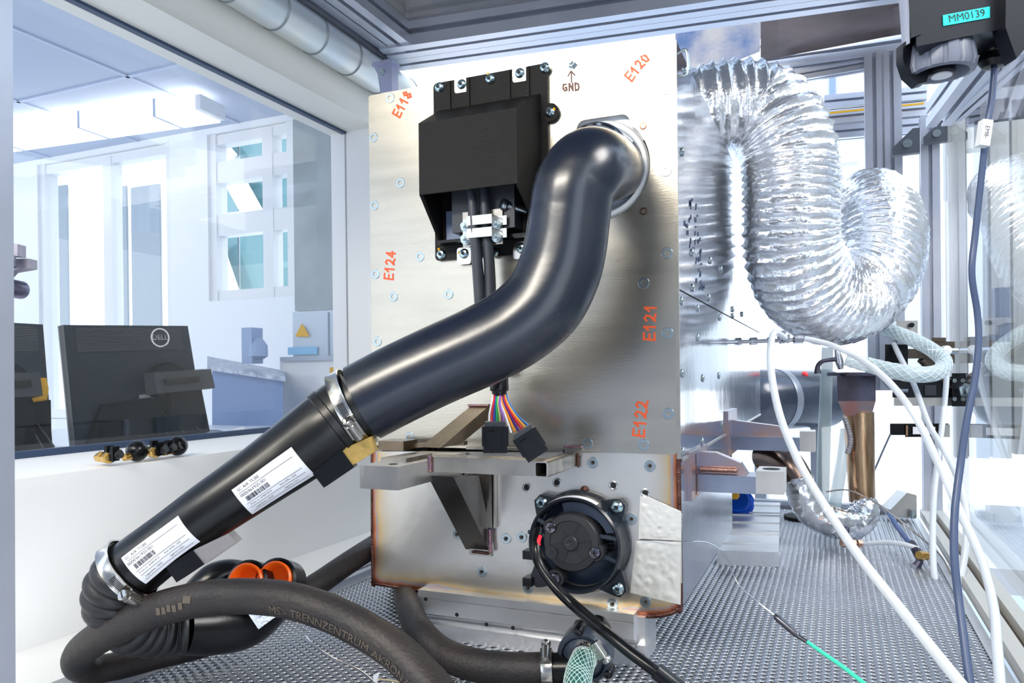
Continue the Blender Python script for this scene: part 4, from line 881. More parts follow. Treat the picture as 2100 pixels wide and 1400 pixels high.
for k in range(40):
    i = random.uniform(84, 90) if k < 20 else random.uniform(70, 76); a = random.uniform(-.1, .6)
for i_, a_ in ((72.5, .05), (74, .0), (75.2, .08), (76.4, .02), (77.6, .06), (70.5, .3), (71.3, .34)):
    b.add([onHose(i_, a_-.22), onHose(i_+.9, a_-.18), onHose(i_+.7, a_+.2), onHose(i_-.2, a_+.16)], [(0, 1, 2, 3)])
b.obj('chalk_marks', chalk, o)
i0 = 150
# second textile hose
hl = [(822, 1186, 1.42, 20), (828, 1205, 1.26, 23), (838, 1245, 1.10, 26), (862, 1295, 1.01, 29), (910, 1340, .975, 31), (980, 1364, .95, 33), (1060, 1372, .935, 34), (1118, 1372, .93, 34)]
P2_, R2_ = pxp(hl, 12); o = B().sweep(P2_, R2_, 30).obj('textile_hose', HOSE, sharp=80); tag(o, 'black fabric hose curving from under the steel box to the pump inlet', 'hose')
axp = (P2_[-1]-P2_[-6]).normalized()
c_ = PD(1123, 1370, .93); clamp('perforated worm clamp on the fabric hose at the pump inlet', c_, axp, .0212, .014, 60, ref=refdir(c_, axp, c_-FW+V((0, 0, .0))))
c_ = PD(1123, 1370, .93)
# pump
pm = thing('coolant_pump', 'small black round pump with screwed ring in front of the aluminium extrusion', 'pump', V((PD(1200, 1340, .91).x, PD(1200, 1340, .91).y, ZF)))
pc = PD(1198, 1345, .92); pax = (V((.05, -1, -.15))).normalized()
B().lathe(pc, pax, [(.030, -.04), (.033, -.02), (.033, .003), (.030, .007), (.027, .007), (.027, .003), (.022, .009), (.018, .012), (0, .012)], 48).obj('pump_head', mat('pump black', (.025, .035, .055), 0, .3), pm)
B().sweep([pc-pax*.03, pc-pax*.035+V((.004, .0, .012)), PD(1222, 1300, .955)], [.030, .028, .022], 32).lathe(PD(1226, 1290, .955), V((-.1, -.5, .86)), [(.014, -.02), (.014, .010), (.011, .014), (0, .014)], 32).obj('motor_housing', BLK, pm)
u1 = V((1, 0, 0)); u1 = (u1-pax*u1.dot(pax)).normalized(); w1 = pax.cross(u1)
if w1.z < 0: w1 = -w1
for a in (97, 200, 330, 262):
    a = math.radians(a); q = pc+(u1*math.cos(a)+w1*math.sin(a))*.034
    e = B().lathe(q, pax, [(.0062, -.012), (.0062, .005), (.0050, .007), (0, .007)], 20).obj('ear', BLK, pm)
    B().lathe(q+pax*.007, pax, [(.0042, 0), (.0042, .002), (.0018, .0025), (.0018, .001), (0, .001)], 18).obj('ear_screw', mat('black screw', (.05, .05, .06), .8, .25), e)
B().cyl(PD(1128, 1371, .93), PD(1172, 1371, .925), .0195, seg=28).cyl(PD(1144, 1371, .93), PD(1152, 1371, .93), .0215, seg=28).obj('inlet_port', BLK, pm)
# green braided hose
gp = [(1204, 1340, .90, 23), (1193, 1362, .875, 26), (1186, 1388, .86, 28), (1183, 1420, .84, 29), (1178, 1470, .82, 30)]
P, R = pxp(gp, 14); gh = B().sweep(P, R, 32).obj('braided_hose', mat('green black hose', (.03, .11, .10), 0, .2, coat=.5)); tag(gh, 'green braided hose running off the bottom edge from the pump', 'hose')
b = B(); T_ = [(P[min(i+1, len(P)-1)]-P[max(i-1, 0)]).normalized() for i in range(len(P))]
def onG(i, a, off):
    k = max(0, min(len(P)-2, int(i))); t_ = i-k; c = P[k].lerp(P[k+1], t_); ax = T_[k]; u = ax.orthogonal().normalized(); u = (V((0, 0, 1))-ax*ax.z).normalized(); return c+(u*math.cos(a)+ax.cross(u)*math.sin(a))*(R[k]+off)
for s in (1, -1):
    for k in range(16):
        a0 = k*2*math.pi/16; pts = [onG(i*1.5, a0+s*i*.13, .0003) for i in range(37)]
        b.sweep(pts, [.00032]*len(pts), 4, caps=False)
ob = b.obj('braid', mat('white braid', (.65, .85, .80), 0, .35), gh); ob['kind'] = 'stuff'
axg = (P[4]-P[0]).normalized(); c_ = P[5]
clamp('small zinc worm clamp on the green braided hose', c_, axg, R[5]+.0008, .011, 15, ref=refdir(c_, axg, PD(1232, 1330, .84)))
# black cable across the blower and pump
o = cable('blower_cable', 'glossy black cable running diagonally from the blower over the pump', 'cable', [(1105, 1085, .985, 9), (1100, 1120, .965, 10), (1108, 1160, .955, 10), (1140, 1205, .94, 11), (1185, 1248, .92, 12), (1235, 1290, .86, 12.5), (1290, 1335, .83, 12.5), (1350, 1380, .81, 12.5), (1420, 1430, .80, 13)], BLK, 16)
B().tube([PD(1345, 1374, .81), PD(1375, 1398, .805), PD(1400, 1418, .80)], .0095, 14).obj('shrink_sleeve', BLK, o)
cable('red_wire', 'short red wire end at the left of the blower hub', 'wire', [(1108, 1098, .968, 4), (1104, 1112, .964, 4.5), (1106, 1130, .962, 4.5)], mat('red wire', (.8, .01, .03), 0, .35), 10)
# ================= blower =================
bc = PY(1192, 1108, YP); bc.y = YP
bl = thing('blower', 'round black radial blower screwed on the lower front of the box', 'fan', V((bc.x, YP, bc.z-.07)))
def bl_l(prof, nm, m=BLK, par=bl, c=None, seg=64): return B().lathe((c or bc), (0, -1, 0), prof, seg).obj(nm, m, par)
bl_l([(.0715, 0), (.0715, .006), (.069, .010), (.066, .020), (.0655, .034), (.063, .037), (.0605, .034), (.0605, .012), (.0715, 0)], 'housing_ring', mat('blower black', (.012, .016, .024), 0, .25))
bl_l([(.0605, .002), (.058, .004), (.040, .007), (0, .008)], 'back_dish', mat('blower dish', (.03, .045, .08), 0, .3))
hc = PY(1160, 1115, .955); hc = V((hc.x+.004, YP, hc.z))
# fan blades
fb = B()
for k in range(14):
    a = math.radians(-12)+2*math.pi*k/52; r0, r1 = .040, .050; da = .06
    fb.hexa([bc+V((r0*math.cos(a), -.008, r0*math.sin(a))), bc+V((r1*math.cos(a+da), -.008, r1*math.sin(a+da))), bc+V((r1*math.cos(a+da+.02), -.008, r1*math.sin(a+da+.02))), bc+V((r0*math.cos(a+.02), -.008, r0*math.sin(a+.02)))],
            [bc+V((r0*math.cos(a), -.022, r0*math.sin(a))), bc+V((r1*math.cos(a+da), -.022, r1*math.sin(a+da))), bc+V((r1*math.cos(a+da+.02), -.022, r1*math.sin(a+da+.02))), bc+V((r0*math.cos(a+.02), -.022, r0*math.sin(a+.02)))])
fb.obj('fan_blade', BLK, bl)['kind'] = 'stuff'

# spiral scoop inside
B().prism([bc+V((.058*math.cos(a), -.006, .058*math.sin(a))) for a in np.linspace(1.9, .35, 14)]+[bc+V((.047*math.cos(a), -.006, .040*math.sin(a)+.004)) for a in np.linspace(.35, 1.9, 14)], (0, -.020, 0)).obj('scoop', mat('blower dish', (.03, .045, .08)), bl)
HY = .036
def hub(prof, nm, m=BLK): return B().lathe(V((hc.x, YP-HY, hc.z)), (0, -1, 0), prof, 48).obj(nm, m, bl)
HX = mat('hub black', (.022, .022, .026), 0, .42)
h1 = hub([(.040, -.026), (.040, .002), (.038, .005), (.030, .006), (.029, .004), (.0105, .004), (.0105, .008), (.009, .0095), (.004, .0095), (.003, .0085), (0, .0085)], 'motor_hub', HX)
lob = []
HCY = V((hc.x, YP-HY, hc.z))
for k, (u, v) in enumerate(((1130, 1081), (1220, 1133), (1138, 1186))):
    q = PY(u, v, YP-HY-.004); q.y = YP-HY
    mid = HCY.lerp(q, .72)
    B().lathe(q, (0, -1, 0), [(.0125, -.02), (.0125, .001), (.0115, .003), (0, .003)], 24).bar(HCY+V((0, .002, 0)).lerp(q+V((0, .002, 0)), .62), q+V((0, .002, 0)), .021, .010, (0, 1, 0)).obj('screw_lobe', HX, bl)
    o = B().lathe(q+V((0, -.003, 0)), (0, -1, 0), [(.0085, 0), (.0085, .001), (.007, .0035), (0, .0045)], 24).obj('hub_screw', mat('dark chrome screw', (.2, .2, .23), 1, .2), bl)
    B().obox(q+V((0, -.0076, 0)), V((.0042, 0, 0)), V((0, .0005, 0)), V((0, 0, .0008))).obox(q+V((0, -.0076, 0)), V((0, 0, .0042)), V((0, .0005, 0)), V((.0008, 0, 0))).obj('cross_slot', DARK, o)
for k in range(6):
    a = math.radians(30*(2*k)+8); B().bar(HCY+V((.0115*math.cos(a), -.0045, .0115*math.sin(a))), HCY+V((.029*math.cos(a), -.0045, .029*math.sin(a))), .0014, .0015, (0, 1, 0)).obj('hub_rib', HX, bl)
q = PY(1131, 1132, YP-HY-.005); B().lathe(V((q.x, YP-HY-.004, q.z)), (0, -1, 0), [(.0095, 0), (.009, .0022), (.003, .0022), (.0025, .0015), (0, .0015)], 8).obj('vent_boss', HX, bl)
# spokes from hub to ring
def spoke(ang_h, ang_r, rr=.064, yo=.033):
    a = math.radians(ang_h); p0 = HCY+V((.038*math.cos(a), .004, .038*math.sin(a))); a2 = math.radians(ang_r); p1_ = bc+V((rr*math.cos(a2), -yo, rr*math.sin(a2)))
    B().bar(p0, p1_, .005, .0035, (0, 1, 0)).obj('spoke', mat('spoke black', (.02, .028, .045), 0, .25), bl)
spoke(16, 12); spoke(-20, -16); spoke(150, 148); spoke(172, 168, .068)
for k, (u, v) in enumerate(((1108, 1032), (1263, 1041), (1265, 1209), (1100, 1190))):
    q = PY(u, v, YP-.02); dq = (V((q.x, 0, q.z))-V((bc.x, 0, bc.z))).normalized(); q = V((q.x, YP, q.z)); side = V((-dq.z, 0, dq.x))
    c0 = V((bc.x, YP, bc.z))+dq*.060
    B().prism([c0+side*.024, c0-side*.024, q-side*.011+dq*.004, q-side*.006+dq*.010, q+side*.006+dq*.010, q+side*.011+dq*.004], (0, -.014, 0)).obj('mounting_ear', mat('blower black', (.012, .016, .024)), bl)
    if k < 3:
        o = inst(bh, 'ear_screw', q+V((0, -.0145, 0)), bl, None, 1.15); c_ = bpy.data.objects.new('socket', sk3); col.objects.link(c_); c_.parent = o
b = B(); n = 16; vs = []
for a in np.linspace(math.radians(125), math.radians(60), n):
    for r_, yo in ((.0658, .0345), (.0668, .024)): vs.append(bc+V((r_*math.cos(a), -yo-.0006, r_*math.sin(a))))
b.add(vs, [(2*i, 2*i+2, 2*i+3, 2*i+1) for i in range(n-1)]); b.obj('rating_label', PAPER, bl)
for v in (1135, 1190):
    q = PY(1085, v, YP-.01); B().box(q-V((.006, .01, .006)), q+V((.008, .008, .006))).obj('cable_lug', BLK, bl)
# ================= connectors with coloured wires =================
WC = [(.9, .88, .85), (.8, .02, .03), (.02, .08, .5), (.0, .5, .12), (.9, .75, .3), (.35, .15, .6), (.9, .9, .9), (.9, .32, .02), (.08, .02, .25), (.75, .02, .04), (.95, .45, .05), (.03, .2, .65)]
yy = .93
tg_ = tag(B().sweep(*pxp([(1028, 765, 1.03, 15), (1024, 785, 1.03, 19), (1024, 800, 1.03, 19), (1024, 801, 1.03, 16), (1024, 808, 1.03, 15)], 4), 20).obj('shrink_boot', BLK), 'black shrink boot where the coloured wires leave the cable', 'sleeve')
def connector(c4, ax_dn, lab):
    pass
lefts = [(1012, 1006), (1016, 1010), (1019, 1013), (1021, 1017), (1024, 1021), (1026, 1025)]
for k, (u0, u1) in enumerate(lefts):
    cable('connector_wire', ['white', 'red', 'dark blue', 'green', 'cream', 'purple'][k]+' wire curving into the upright black connector', 'wire', [(u0, 805, 1.03, 2.6), (u0-4+k*.6, 830, 1.02-k*.002, 2.6), (u1-2+k*1.5, 850, 1.015-k*.002, 2.6), (u1-3+k*2, 872, 1.01, 2.6)], mat('wire%d' % k, WC[k], 0, .35), 8, 6, 'coloured connector wires')
for k in range(6):
    cable('connector_wire', ['white', 'orange', 'black violet', 'crimson', 'amber', 'blue'][k]+' wire curving into the tilted black connector', 'wire', [(1024+k*2.4, 803, 1.03, 2.6), (1026+k*3.4, 825, 1.02+k*.002, 2.6), (1036+k*5, 852, 1.01+k*.002, 2.6), (1048+k*7.2, 888-k*3, 1.0, 2.6)], mat('wire%d' % (k+6), WC[k+6], 0, .35), 8, 6, 'coloured connector wires')
def conn(cu, cv, d, ang, lab):
    a = math.radians(ang); dn = RT*math.sin(a)-UP*math.cos(a); sd = RT*math.cos(a)+UP*math.sin(a); n_ = FW; s_ = d/F
    c = PD(cu, cv, d); t = thing('wire_connector', lab, 'connector', c+dn*26*s_)
    o1 = B().obox(c, sd*27*s_, dn*20*s_, n_*.014).obj('body', BLK, t)
    B().obox(c-dn*23*s_, sd*21*s_, dn*6*s_, n_*.012).obj('wire_seal', mat('inner grey', (.04, .045, .055)), t)
    for k in (-1, 0, 1): B().obox(c+sd*k*17*s_-n_*.015, sd*2*s_, dn*20*s_, n_*.002).obj('rib', BLK, t)
    B().obox(c-n_*.017+dn*2*s_-sd*8*s_, sd*9*s_, dn*12*s_, n_*.0025).obj('latch', BLK, t)
    B().obox(c+dn*26*s_, sd*24*s_, dn*8*s_, n_*.012).obj('plug', BLK, t)
conn(1016, 893, .985, 0, 'upright black wire connector standing on the steel bracket')
conn(1085, 905, .955, 33, 'tilted black wire connector leaning right on the steel bracket')
# ================= foil duct =================
dp = [(1330, 262, 1.70, 88), (1390, 244, 1.66, 90), (1440, 230, 1.63, 92), (1480, 222, 1.62, 93), (1520, 220, 1.62, 94), (1560, 230, 1.62, 95), (1592, 257, 1.60, 95), (1614, 302, 1.59, 95), (1622, 360, 1.59, 96), (1624, 425, 1.59, 97), (1624, 485, 1.60, 98), (1634, 540, 1.62, 98), (1660, 590, 1.66, 96), (1700, 612, 1.71, 94), (1745, 606, 1.78, 92), (1780, 575, 1.80, 90), (1800, 530, 1.83, 88), (1805, 480, 1.87, 87), (1798, 445, 1.93, 85), (1790, 430, 2.02, 80), (1786, 425, 2.12, 78)]
P, R = pxp(dp, 40); L_ = 0; RR = []; ph = []
for i in range(len(P)):
    if i: L_ += (P[i]-P[i-1]).length*(1 if i < 1e9 else 1)
    ph.append(L_)
# spirally ridged: ridge phase follows the outer arc in picture-sized steps
pitch = .0175
def dsp(i, k, a):
    t_ = (ph[i]/pitch+k/48.) % 1.; tri = 1-abs(2*t_-1)
    return .945+.085*(1-tri)**2.2+.022*noise.noise(V((ph[i]*90, k*.9, 3)))+.024*noise.noise(V((ph[i]*260, k*1.7, 8)))
# resample evenly
def resample(P, R, n):
    L_ = [0]
    for a, b_ in zip(P, P[1:]): L_.append(L_[-1]+(b_-a).length)
    Q = []; S_ = []; j = 0
    for i in range(n):
        s_ = L_[-1]*i/(n-1)
        while j < len(L_)-2 and L_[j+1] < s_: j += 1
        t_ = (s_-L_[j])/max(1e-9, L_[j+1]-L_[j]); Q.append(P[j].lerp(P[j+1], t_)); S_.append(R[j]+(R[j+1]-R[j])*t_)
    return Q, S_, L_[-1]
n = int(ph[-1]/pitch*8); P, R, Lt = resample(P, R, n); ph = [Lt*i/(n-1) for i in range(n)]
tag(B().sweep(P, R, 72, disp=lambda i, k, a: dsp(i, k*48/72, a)).obj('foil_duct', DUCTM, sharp=50), 'flexible crinkled aluminium foil duct arching and curling right of the steel box', 'duct')
# ================= fittings and tubing at right =================
t = thing('pipe_fitting', 'chrome compression fitting line between the box side and the curled foil duct', 'fitting', PD(1560, 700, 1.6))
def pline(pts, nm, m, par, seg=18, hexa_=()):
    for (u0, v0, u1, v1, d0, d1, r, s_) in pts: B().cyl(PD(u0, v0, d0), PD(u1, v1, d1), r*d0/F, seg=s_).obj(nm, m, par)
CH = mat('chrome fitting', (.62, .62, .66), 1, .18)
pline([(1478, 702, 1680, 695, 1.62, 1.58, 4, 12)], 'pipe', CH, t)
pline([(1482, 702, 1500, 701, 1.62, 1.62, 9, 6), (1512, 701, 1520, 700, 1.62, 1.62, 8, 6), (1538, 700, 1552, 699, 1.61, 1.61, 8, 6), (1575, 699, 1585, 698, 1.6, 1.6, 8, 6), (1628, 697, 1646, 696, 1.58, 1.58, 8, 6)], 'nut', CH, t)
B().sph(PD(1607, 690, 1.55), .013).cyl(PD(1607, 690, 1.57), PD(1608, 704, 1.57), .010).obj('valve_body', CH, t)
tubes = [('clear_tube', 'milky tube running from the chrome fitting diagonally down to the bottom right corner', [(1610, 692, 1.52, 6), (1588, 682, 1.48, 6.5), (1580, 720, 1.42, 7), (1584, 780, 1.35, 7.5), (1602, 860, 1.27, 8), (1640, 950, 1.18, 8.5), (1700, 1050, 1.08, 9), (1765, 1145, .99, 10), (1840, 1240, .91, 11), (1920, 1340, .84, 12), (1985, 1420, .79, 13)]),
 ('clear_tube', 'clear tube from the chrome fitting arching down the right side to the bottom edge', [(1650, 694, 1.56, 5.5), (1700, 706, 1.54, 6), (1760, 733, 1.50, 6.5), (1820, 780, 1.45, 7), (1875, 850, 1.38, 7.5), (1920, 940, 1.30, 8), (1965, 1040, 1.2, 8.5), (2010, 1140, 1.1, 9), (2037, 1240, 1.0, 9.5), (2045, 1330, .92, 10.5), (2052, 1420, .86, 11)]),
 ('clear_tube', 'thin clear tube hanging in a loop from the valve beside the right rail', [(1942, 718, 1.75, 5), (1942, 760, 1.74, 5.5), (1936, 840, 1.7, 5.5), (1925, 930, 1.65, 5.5), (1915, 1020, 1.6, 6), (1913, 1120, 1.5, 6.5), (1918, 1190, 1.42, 7), (1938, 1224, 1.38, 7), (1962, 1205, 1.37, 7), (1978, 1140, 1.38, 7), (1982, 1060, 1.40, 7), (1968, 990, 1.45, 6.5), (1940, 930, 1.52, 6.5), (1905, 870, 1.6, 6), (1875, 790, 1.68, 5.5), (1845, 730, 1.75, 5.5), (1833, 705, 1.78, 5)])]
for nm, lab, pts in tubes: cable(nm, lab, 'tube', pts, PVC, 14)
cable('clear_tube', 'wide upright milky hose standing behind the chrome fitting', 'tube', [(1697, 712, 1.85, 11), (1694, 800, 1.86, 12), (1690, 900, 1.88, 12.5), (1688, 985, 1.9, 12.5), (1686, 1040, 1.92, 12)], PVC2, 16)
cable('clear_tube', 'second wide milky hose leaning beside the brown pipe', 'tube', [(1735, 880, 1.95, 11), (1728, 940, 1.94, 11.5), (1716, 1010, 1.92, 12), (1708, 1060, 1.9, 12)], PVC2, 16)
bhp = [(1735, 736, 1.66, 13), (1780, 748, 1.64, 15), (1830, 760, 1.62, 16), (1885, 768, 1.61, 16), (1925, 762, 1.63, 15.5), (1936, 742, 1.66, 15), (1915, 720, 1.70, 14), (1880, 700, 1.74, 14), (1845, 685, 1.78, 13.5), (1810, 672, 1.82, 13)]
o = cable('braided_hose', 'clear braided hose bending back on itself below the foil duct', 'hose', bhp, PVC2, 20)
P, R = pxp(bhp, 10); b = B()
for s in (1, -1):
    for k in range(8):
        u_ = P[1]-P[0]; pts = []
        uu = u_.orthogonal().normalized()
        for i in range(len(P)):
            T = (P[min(i+1, len(P)-1)]-P[max(i-1, 0)]).normalized(); uu = (uu-T*uu.dot(T)).normalized(); a = k*math.pi/4+s*i*.22; pts.append(P[i]+(uu*math.cos(a)+T.cross(uu)*math.sin(a))*(R[i]+.0003))
        b.sweep(pts, [.0007]*len(pts), 4, caps=False)
b.obj('braid', mat('grey braid', (.8, .88, .9), 0, .4), o)['kind'] = 'stuff'
t = thing('drain_cock', 'bent metal spout with hose tail at the left end of the braided hose', 'fitting', PD(1705, 760, 1.66))
P, R = pxp([(1722, 736, 1.66, 6), (1700, 738, 1.66, 4), (1684, 742, 1.66, 4.2), (1677, 752, 1.66, 5), (1677, 766, 1.66, 7)], 6); B().sweep(P, R, 12).obj('spout', BURNT, t)
B().sweep(*pxp([(1715, 715, 1.66, 4), (1719, 730, 1.66, 7), (1722, 745, 1.66, 8), (1724, 757, 1.66, 5)], 5), 14).obj('tap_body', CH, t)
# exhaust pipe stack
ep = thing('exhaust_pipe', 'bronze coloured metal pipe with burnt blue square collar below the foil duct', 'pipe', PD(1760, 1020, 1.70))
d = 1.70
def pq(u, v, dd=0): return PD(u, v, d+dd)
B().hexa([pq(1718, 822, 0), pq(1796, 822, 0), pq(1796, 822, .09), pq(1718, 822, .09)], [pq(1716, 768, 0), pq(1796, 766, 0), pq(1796, 766, .09), pq(1716, 768, .09)]).obj('square_collar', BURNT, ep)
B().obox(pq(1756, 767, .03), RT*.046, FW*.05, UP*.004).obj('collar_rim', BURNT, ep)
B().hexa([pq(1732, 852, .015), pq(1788, 850, .015), pq(1788, 850, .07), pq(1732, 852, .07)], [pq(1718, 822, 0), pq(1796, 822, 0), pq(1796, 822, .09), pq(1718, 822, .09)]).obj('transition', mat('transition steel', (.3, .26, .28), .8, .35, .6, 60, c2=(.4, .15, .12), vscale=20), ep)
P, R = pxp([(1761, 845, d+.04, 29), (1763, 900, d+.04, 28), (1766, 980, d+.04, 26), (1768, 1028, d+.04, 25)], 8); B().sweep(P, R, 32).obj('pipe', COPPER, ep)
weld([pq(1731, 855, .012), pq(1740, 880, .010), pq(1744, 905, .010), pq(1738, 930, .012)], .006, ep, mat('grey putty', (.32, .31, .34), .5, .4, .8, 80), .006, 'putty')
P, R = pxp([(1768, 1024, d+.04, 25), (1772, 1050, d+.03, 29), (1752, 1074, d+.02, 30), (1712, 1072, d, 31), (1668, 1050, d, 32), (1645, 1010, d, 31), (1635, 975, d, 29)], 10)
tag(B().sweep(P, R, 40, disp=lambda i, k, a: 1+.10*noise.noise(V((i*.5, k*.45, 1)))).obj('foil_elbow', FOIL, sharp=30), 'foil wrapped elbow pipe curving up from the worktop behind the bracket', 'pipe')
cable('bronze_elbow', 'dark bronze elbow pipe between box rear and foil wrapped elbow', 'pipe', [(1565, 935, 1.80, 28), (1590, 938, 1.76, 30), (1615, 950, 1.72, 31), (1638, 985, 1.70, 30)], mat('bronze dark', (.22, .16, .14), 1, .25, .2, 50), 28)
t = thing('copper_fitting', 'copper drain fitting under the foil elbow with clear tube', 'fitting', PD(1735, 1115, 1.6))
CPR = mat('copper bright', (.75, .45, .3), 1, .22)
B().sweep(*pxp([(1733, 1085, 1.66, 9), (1731, 1102, 1.64, 8), (1731, 1118, 1.62, 5)], 5), 12).obj('stub', BURNT, t)
for q in ((1725, 1112), (1745, 1114), (1758, 1114)): B().cyl(PD(q[0], q[1], 1.6), PD(q[0]+9, q[1]+1, 1.6), .0085, seg=6).obj('nut', CPR, t)
cable('clear_tube', 'short milky tube lying from the copper fitting to the brass tee', 'tube', [(1765, 1115, 1.6, 4), (1810, 1112, 1.57, 5), (1850, 1115, 1.54, 5), (1885, 1125, 1.52, 5)], PVC, 12)
cable('thin_wire', 'thin dark wire crossing behind the milky tube by the foil elbow', 'wire', [(1695, 1008, 1.75, 1.6), (1740, 1005, 1.72, 1.6), (1795, 1030, 1.68, 1.8), (1840, 1062, 1.63, 1.8), (1880, 1095, 1.58, 1.8), (1930, 1140, 1.5, 1.8), (1960, 1200, 1.4, 2), (1990, 1260, 1.25, 2.5), (2003, 1320, 1.1, 3), (1990, 1365, 1.0, 3), (1968, 1392, .96, 3)], mat('wire grey', (.3, .27, .25), .6, .3), 8)
cable('blue_tube', 'short blue tube leading down to the brass tee on the worktop', 'tube', [(1822, 1050, 1.72, 4), (1840, 1080, 1.66, 5), (1868, 1116, 1.58, 5.5)], mat('blue tube', (.08, .14, .35), 0, .3), 12)
t = thing('brass_tee', 'small brass and black tee fitting lying on the worktop at right', 'fitting', PD(1885, 1160, 1.5))
B().sweep(*pxp([(1870, 1112, 1.55, 6), (1880, 1130, 1.52, 9), (1886, 1148, 1.5, 7), (1880, 1160, 1.5, 9)], 4), 10).obj('tee_body', BURNT, t); B().cyl(PD(1884, 1138, 1.49), PD(1902, 1140, 1.5), .0085, seg=6).obj('brass_nut', BRASS, t)
# thermocouple
cable('thermocouple_wire', 'hair thin metal wire from the foil tape down to the grey connector', 'wire', [(1312, 1105, 1.018, .9), (1395, 1110, .985, 1.1), (1450, 1112, .99, 1), (1485, 1135, .99, 1), (1500, 1170, .99, 1), (1520, 1205, .98, 1), (1555, 1235, .97, 1.3), (1590, 1262, .955, 1.6)], CH, 6)
t = thing('thermocouple_connector', 'grey metal sleeve with green cable on the worktop, right foreground', 'connector', PD(1615, 1290, .94))
P, R = pxp([(1588, 1260, .955, 4), (1592, 1264, .953, 5), (1596, 1268, .95, 7), (1633, 1300, .935, 7), (1637, 1304, .933, 5), (1662, 1320, .92, 4)], 5); B().sweep(P, R, 16).obj('sleeve', mat('gunmetal', (.12, .12, .14), .8, .25), t)
cable('green_cable', 'bright green thin cable running off the bottom edge', 'cable', [(1655, 1315, .922, 3.6), (1690, 1340, .91, 4), (1730, 1368, .895, 4.4), (1790, 1415, .87, 4.8)], GREEN, 10)
cable('thin_wire', 'thin bright wire dangling on the worktop below the fabric hose loop', 'wire', [(610, 1265, .96, 1.3), (625, 1300, .97, 1.3), (655, 1330, .97, 1.4), (690, 1352, .965, 1.4), (740, 1375, .95, 1.5), (775, 1405, .93, 1.6)], CH, 6)
tag(B().prism([PD(765, 1385, .955), PD(778, 1378, .955), PD(774, 1398, .955), PD(776, 1415, .955), PD(766, 1415, .955)], FW*.002).obj('cable_tie', WHT), 'white cable tie tail at the bottom edge left of the pump', 'tie')
tag(B().sweep(*pxp([(775, 1392, .95, 1.8), (815, 1397, .945, 2), (860, 1408, .93, 2)], 6), 8).obj('beige_cord', mat('beige cord', (.5, .42, .25), 0, .6)), 'beige cord on the worktop at the bottom edge', 'cord')
# ================= sensor head upper right =================
SD = .80
sh_ = thing('sensor_unit', 'black sensor housing with turquoise label hanging in the upper right corner', 'sensor', PD(1960, 170, SD))
def sl(poly, dd, th_, nm, m): return B().prism([PD(u, v, SD+dd) for u, v in poly], FW*th_).obj(nm, m, sh_)
SHM = mat('sensor black', (.006, .007, .012), 0, .3, spec=.4)
P_l = [(1868, -60, ), (2066, -60), (2062, 60), (2040, 92), (1900, 128), (1880, 100)]
B().hexa([PD(1880, 95, SD), PD(2062, 58, SD), PD(2085, 80, SD+.14), PD(1860, 110, SD+.14)], [PD(1866, -90, SD), PD(2066, -90, SD), PD(2085, -90, SD+.14), PD(1848, -90, SD+.14)]).obj('front_housing', SHM, sh_)
B().hexa([PD(1895, 140, SD+.05), PD(2040, 105, SD+.05), PD(2050, 120, SD+.12), PD(1890, 150, SD+.12)], [PD(1880, 95, SD), PD(2062, 58, SD), PD(2085, 80, SD+.14), PD(1860, 110, SD+.14)]).obj('lower_bevel', SHM, sh_)
B().hexa([PD(1868, 78, SD-.002), PD(1890, 70, SD-.002), PD(1890, 70, SD+.1), PD(1856, 95, SD+.13)], [PD(1858, -90, SD-.002), PD(1880, -90, SD-.002), PD(1880, -90, SD+.1), PD(1842, -90, SD+.13)]).obj('side_housing', SHM, sh_)
B().hexa([PD(1862, 90, SD+.005), PD(1866, 88, SD+.002), PD(1866, 92, SD+.11), PD(1850, 100, SD+.11)], [PD(1858, -70, SD+.003), PD(1862, -70, SD), PD(1858, -70, SD+.11), PD(1838, -70, SD+.11)]).obj('grey_side_plate', mat('lavender grey', (.45, .47, .58), .2, .4), sh_)
B().prism([PD(2064, -90, SD-.012), PD(2200, -90, SD-.012), PD(2200, 20, SD-.012), PD(2110, 90, SD-.012), PD(2085, 120, SD-.012), PD(2062, 56, SD-.012)], FW*.02).obj('rear_housing', SHM, sh_)
sl([(1852, 88), (1872, 76), (1900, 96), (1915, 120), (1900, 168), (1884, 172), (1862, 152), (1852, 122)], .035, .015, 'corner_shell', SHM)
# knurled ring
rc = PD(1931, 150, SD+.035)+V((0, 0, .016)); rax = V((0, 0, -1)); n_ = 26
ku = RT; ku = (ku-rax*ku.dot(rax)).normalized(); kw = rax.cross(ku); b = B(); sg = n_*6; prof = [(.026, -.016), (.032, -.014), (.035, .009), (.033, .016), (.027, .017), (.025, .014), (.021, .004), (.0, .004)]
o_ = len(b.v)
for r, h_ in prof:
    for k in range(sg):
        a = 2*math.pi*k/sg; rr = r*(1.0 if r < .030 else (1.0 if (k % 12) > 2 else .955)); b.v.append(rc+rax*h_+(ku*math.cos(a)+kw*math.sin(a))*rr)
for i in range(len(prof)-1):
    for k in range(sg): k2 = (k+1) % sg; b.f.append((o_+i*sg+k, o_+i*sg+k2, o_+(i+1)*sg+k2, o_+(i+1)*sg+k))
b.obj('knurled_ring', mat('grey ring plastic', (.17, .19, .25), .1, .4), sh_, sharp=30)
B().lathe(rc, rax, [(.014, .004), (.014, .016), (.012, .018), (0, .018)], 32).obj('plunger', SHM, sh_)
B().lathe(rc+rax*.0182, rax, [(.0105, 0), (.0105, .0015), (0, .0015)], 32).obj('round_cap', mat('cap silver', (.75, .76, .80), .3, .35), sh_)
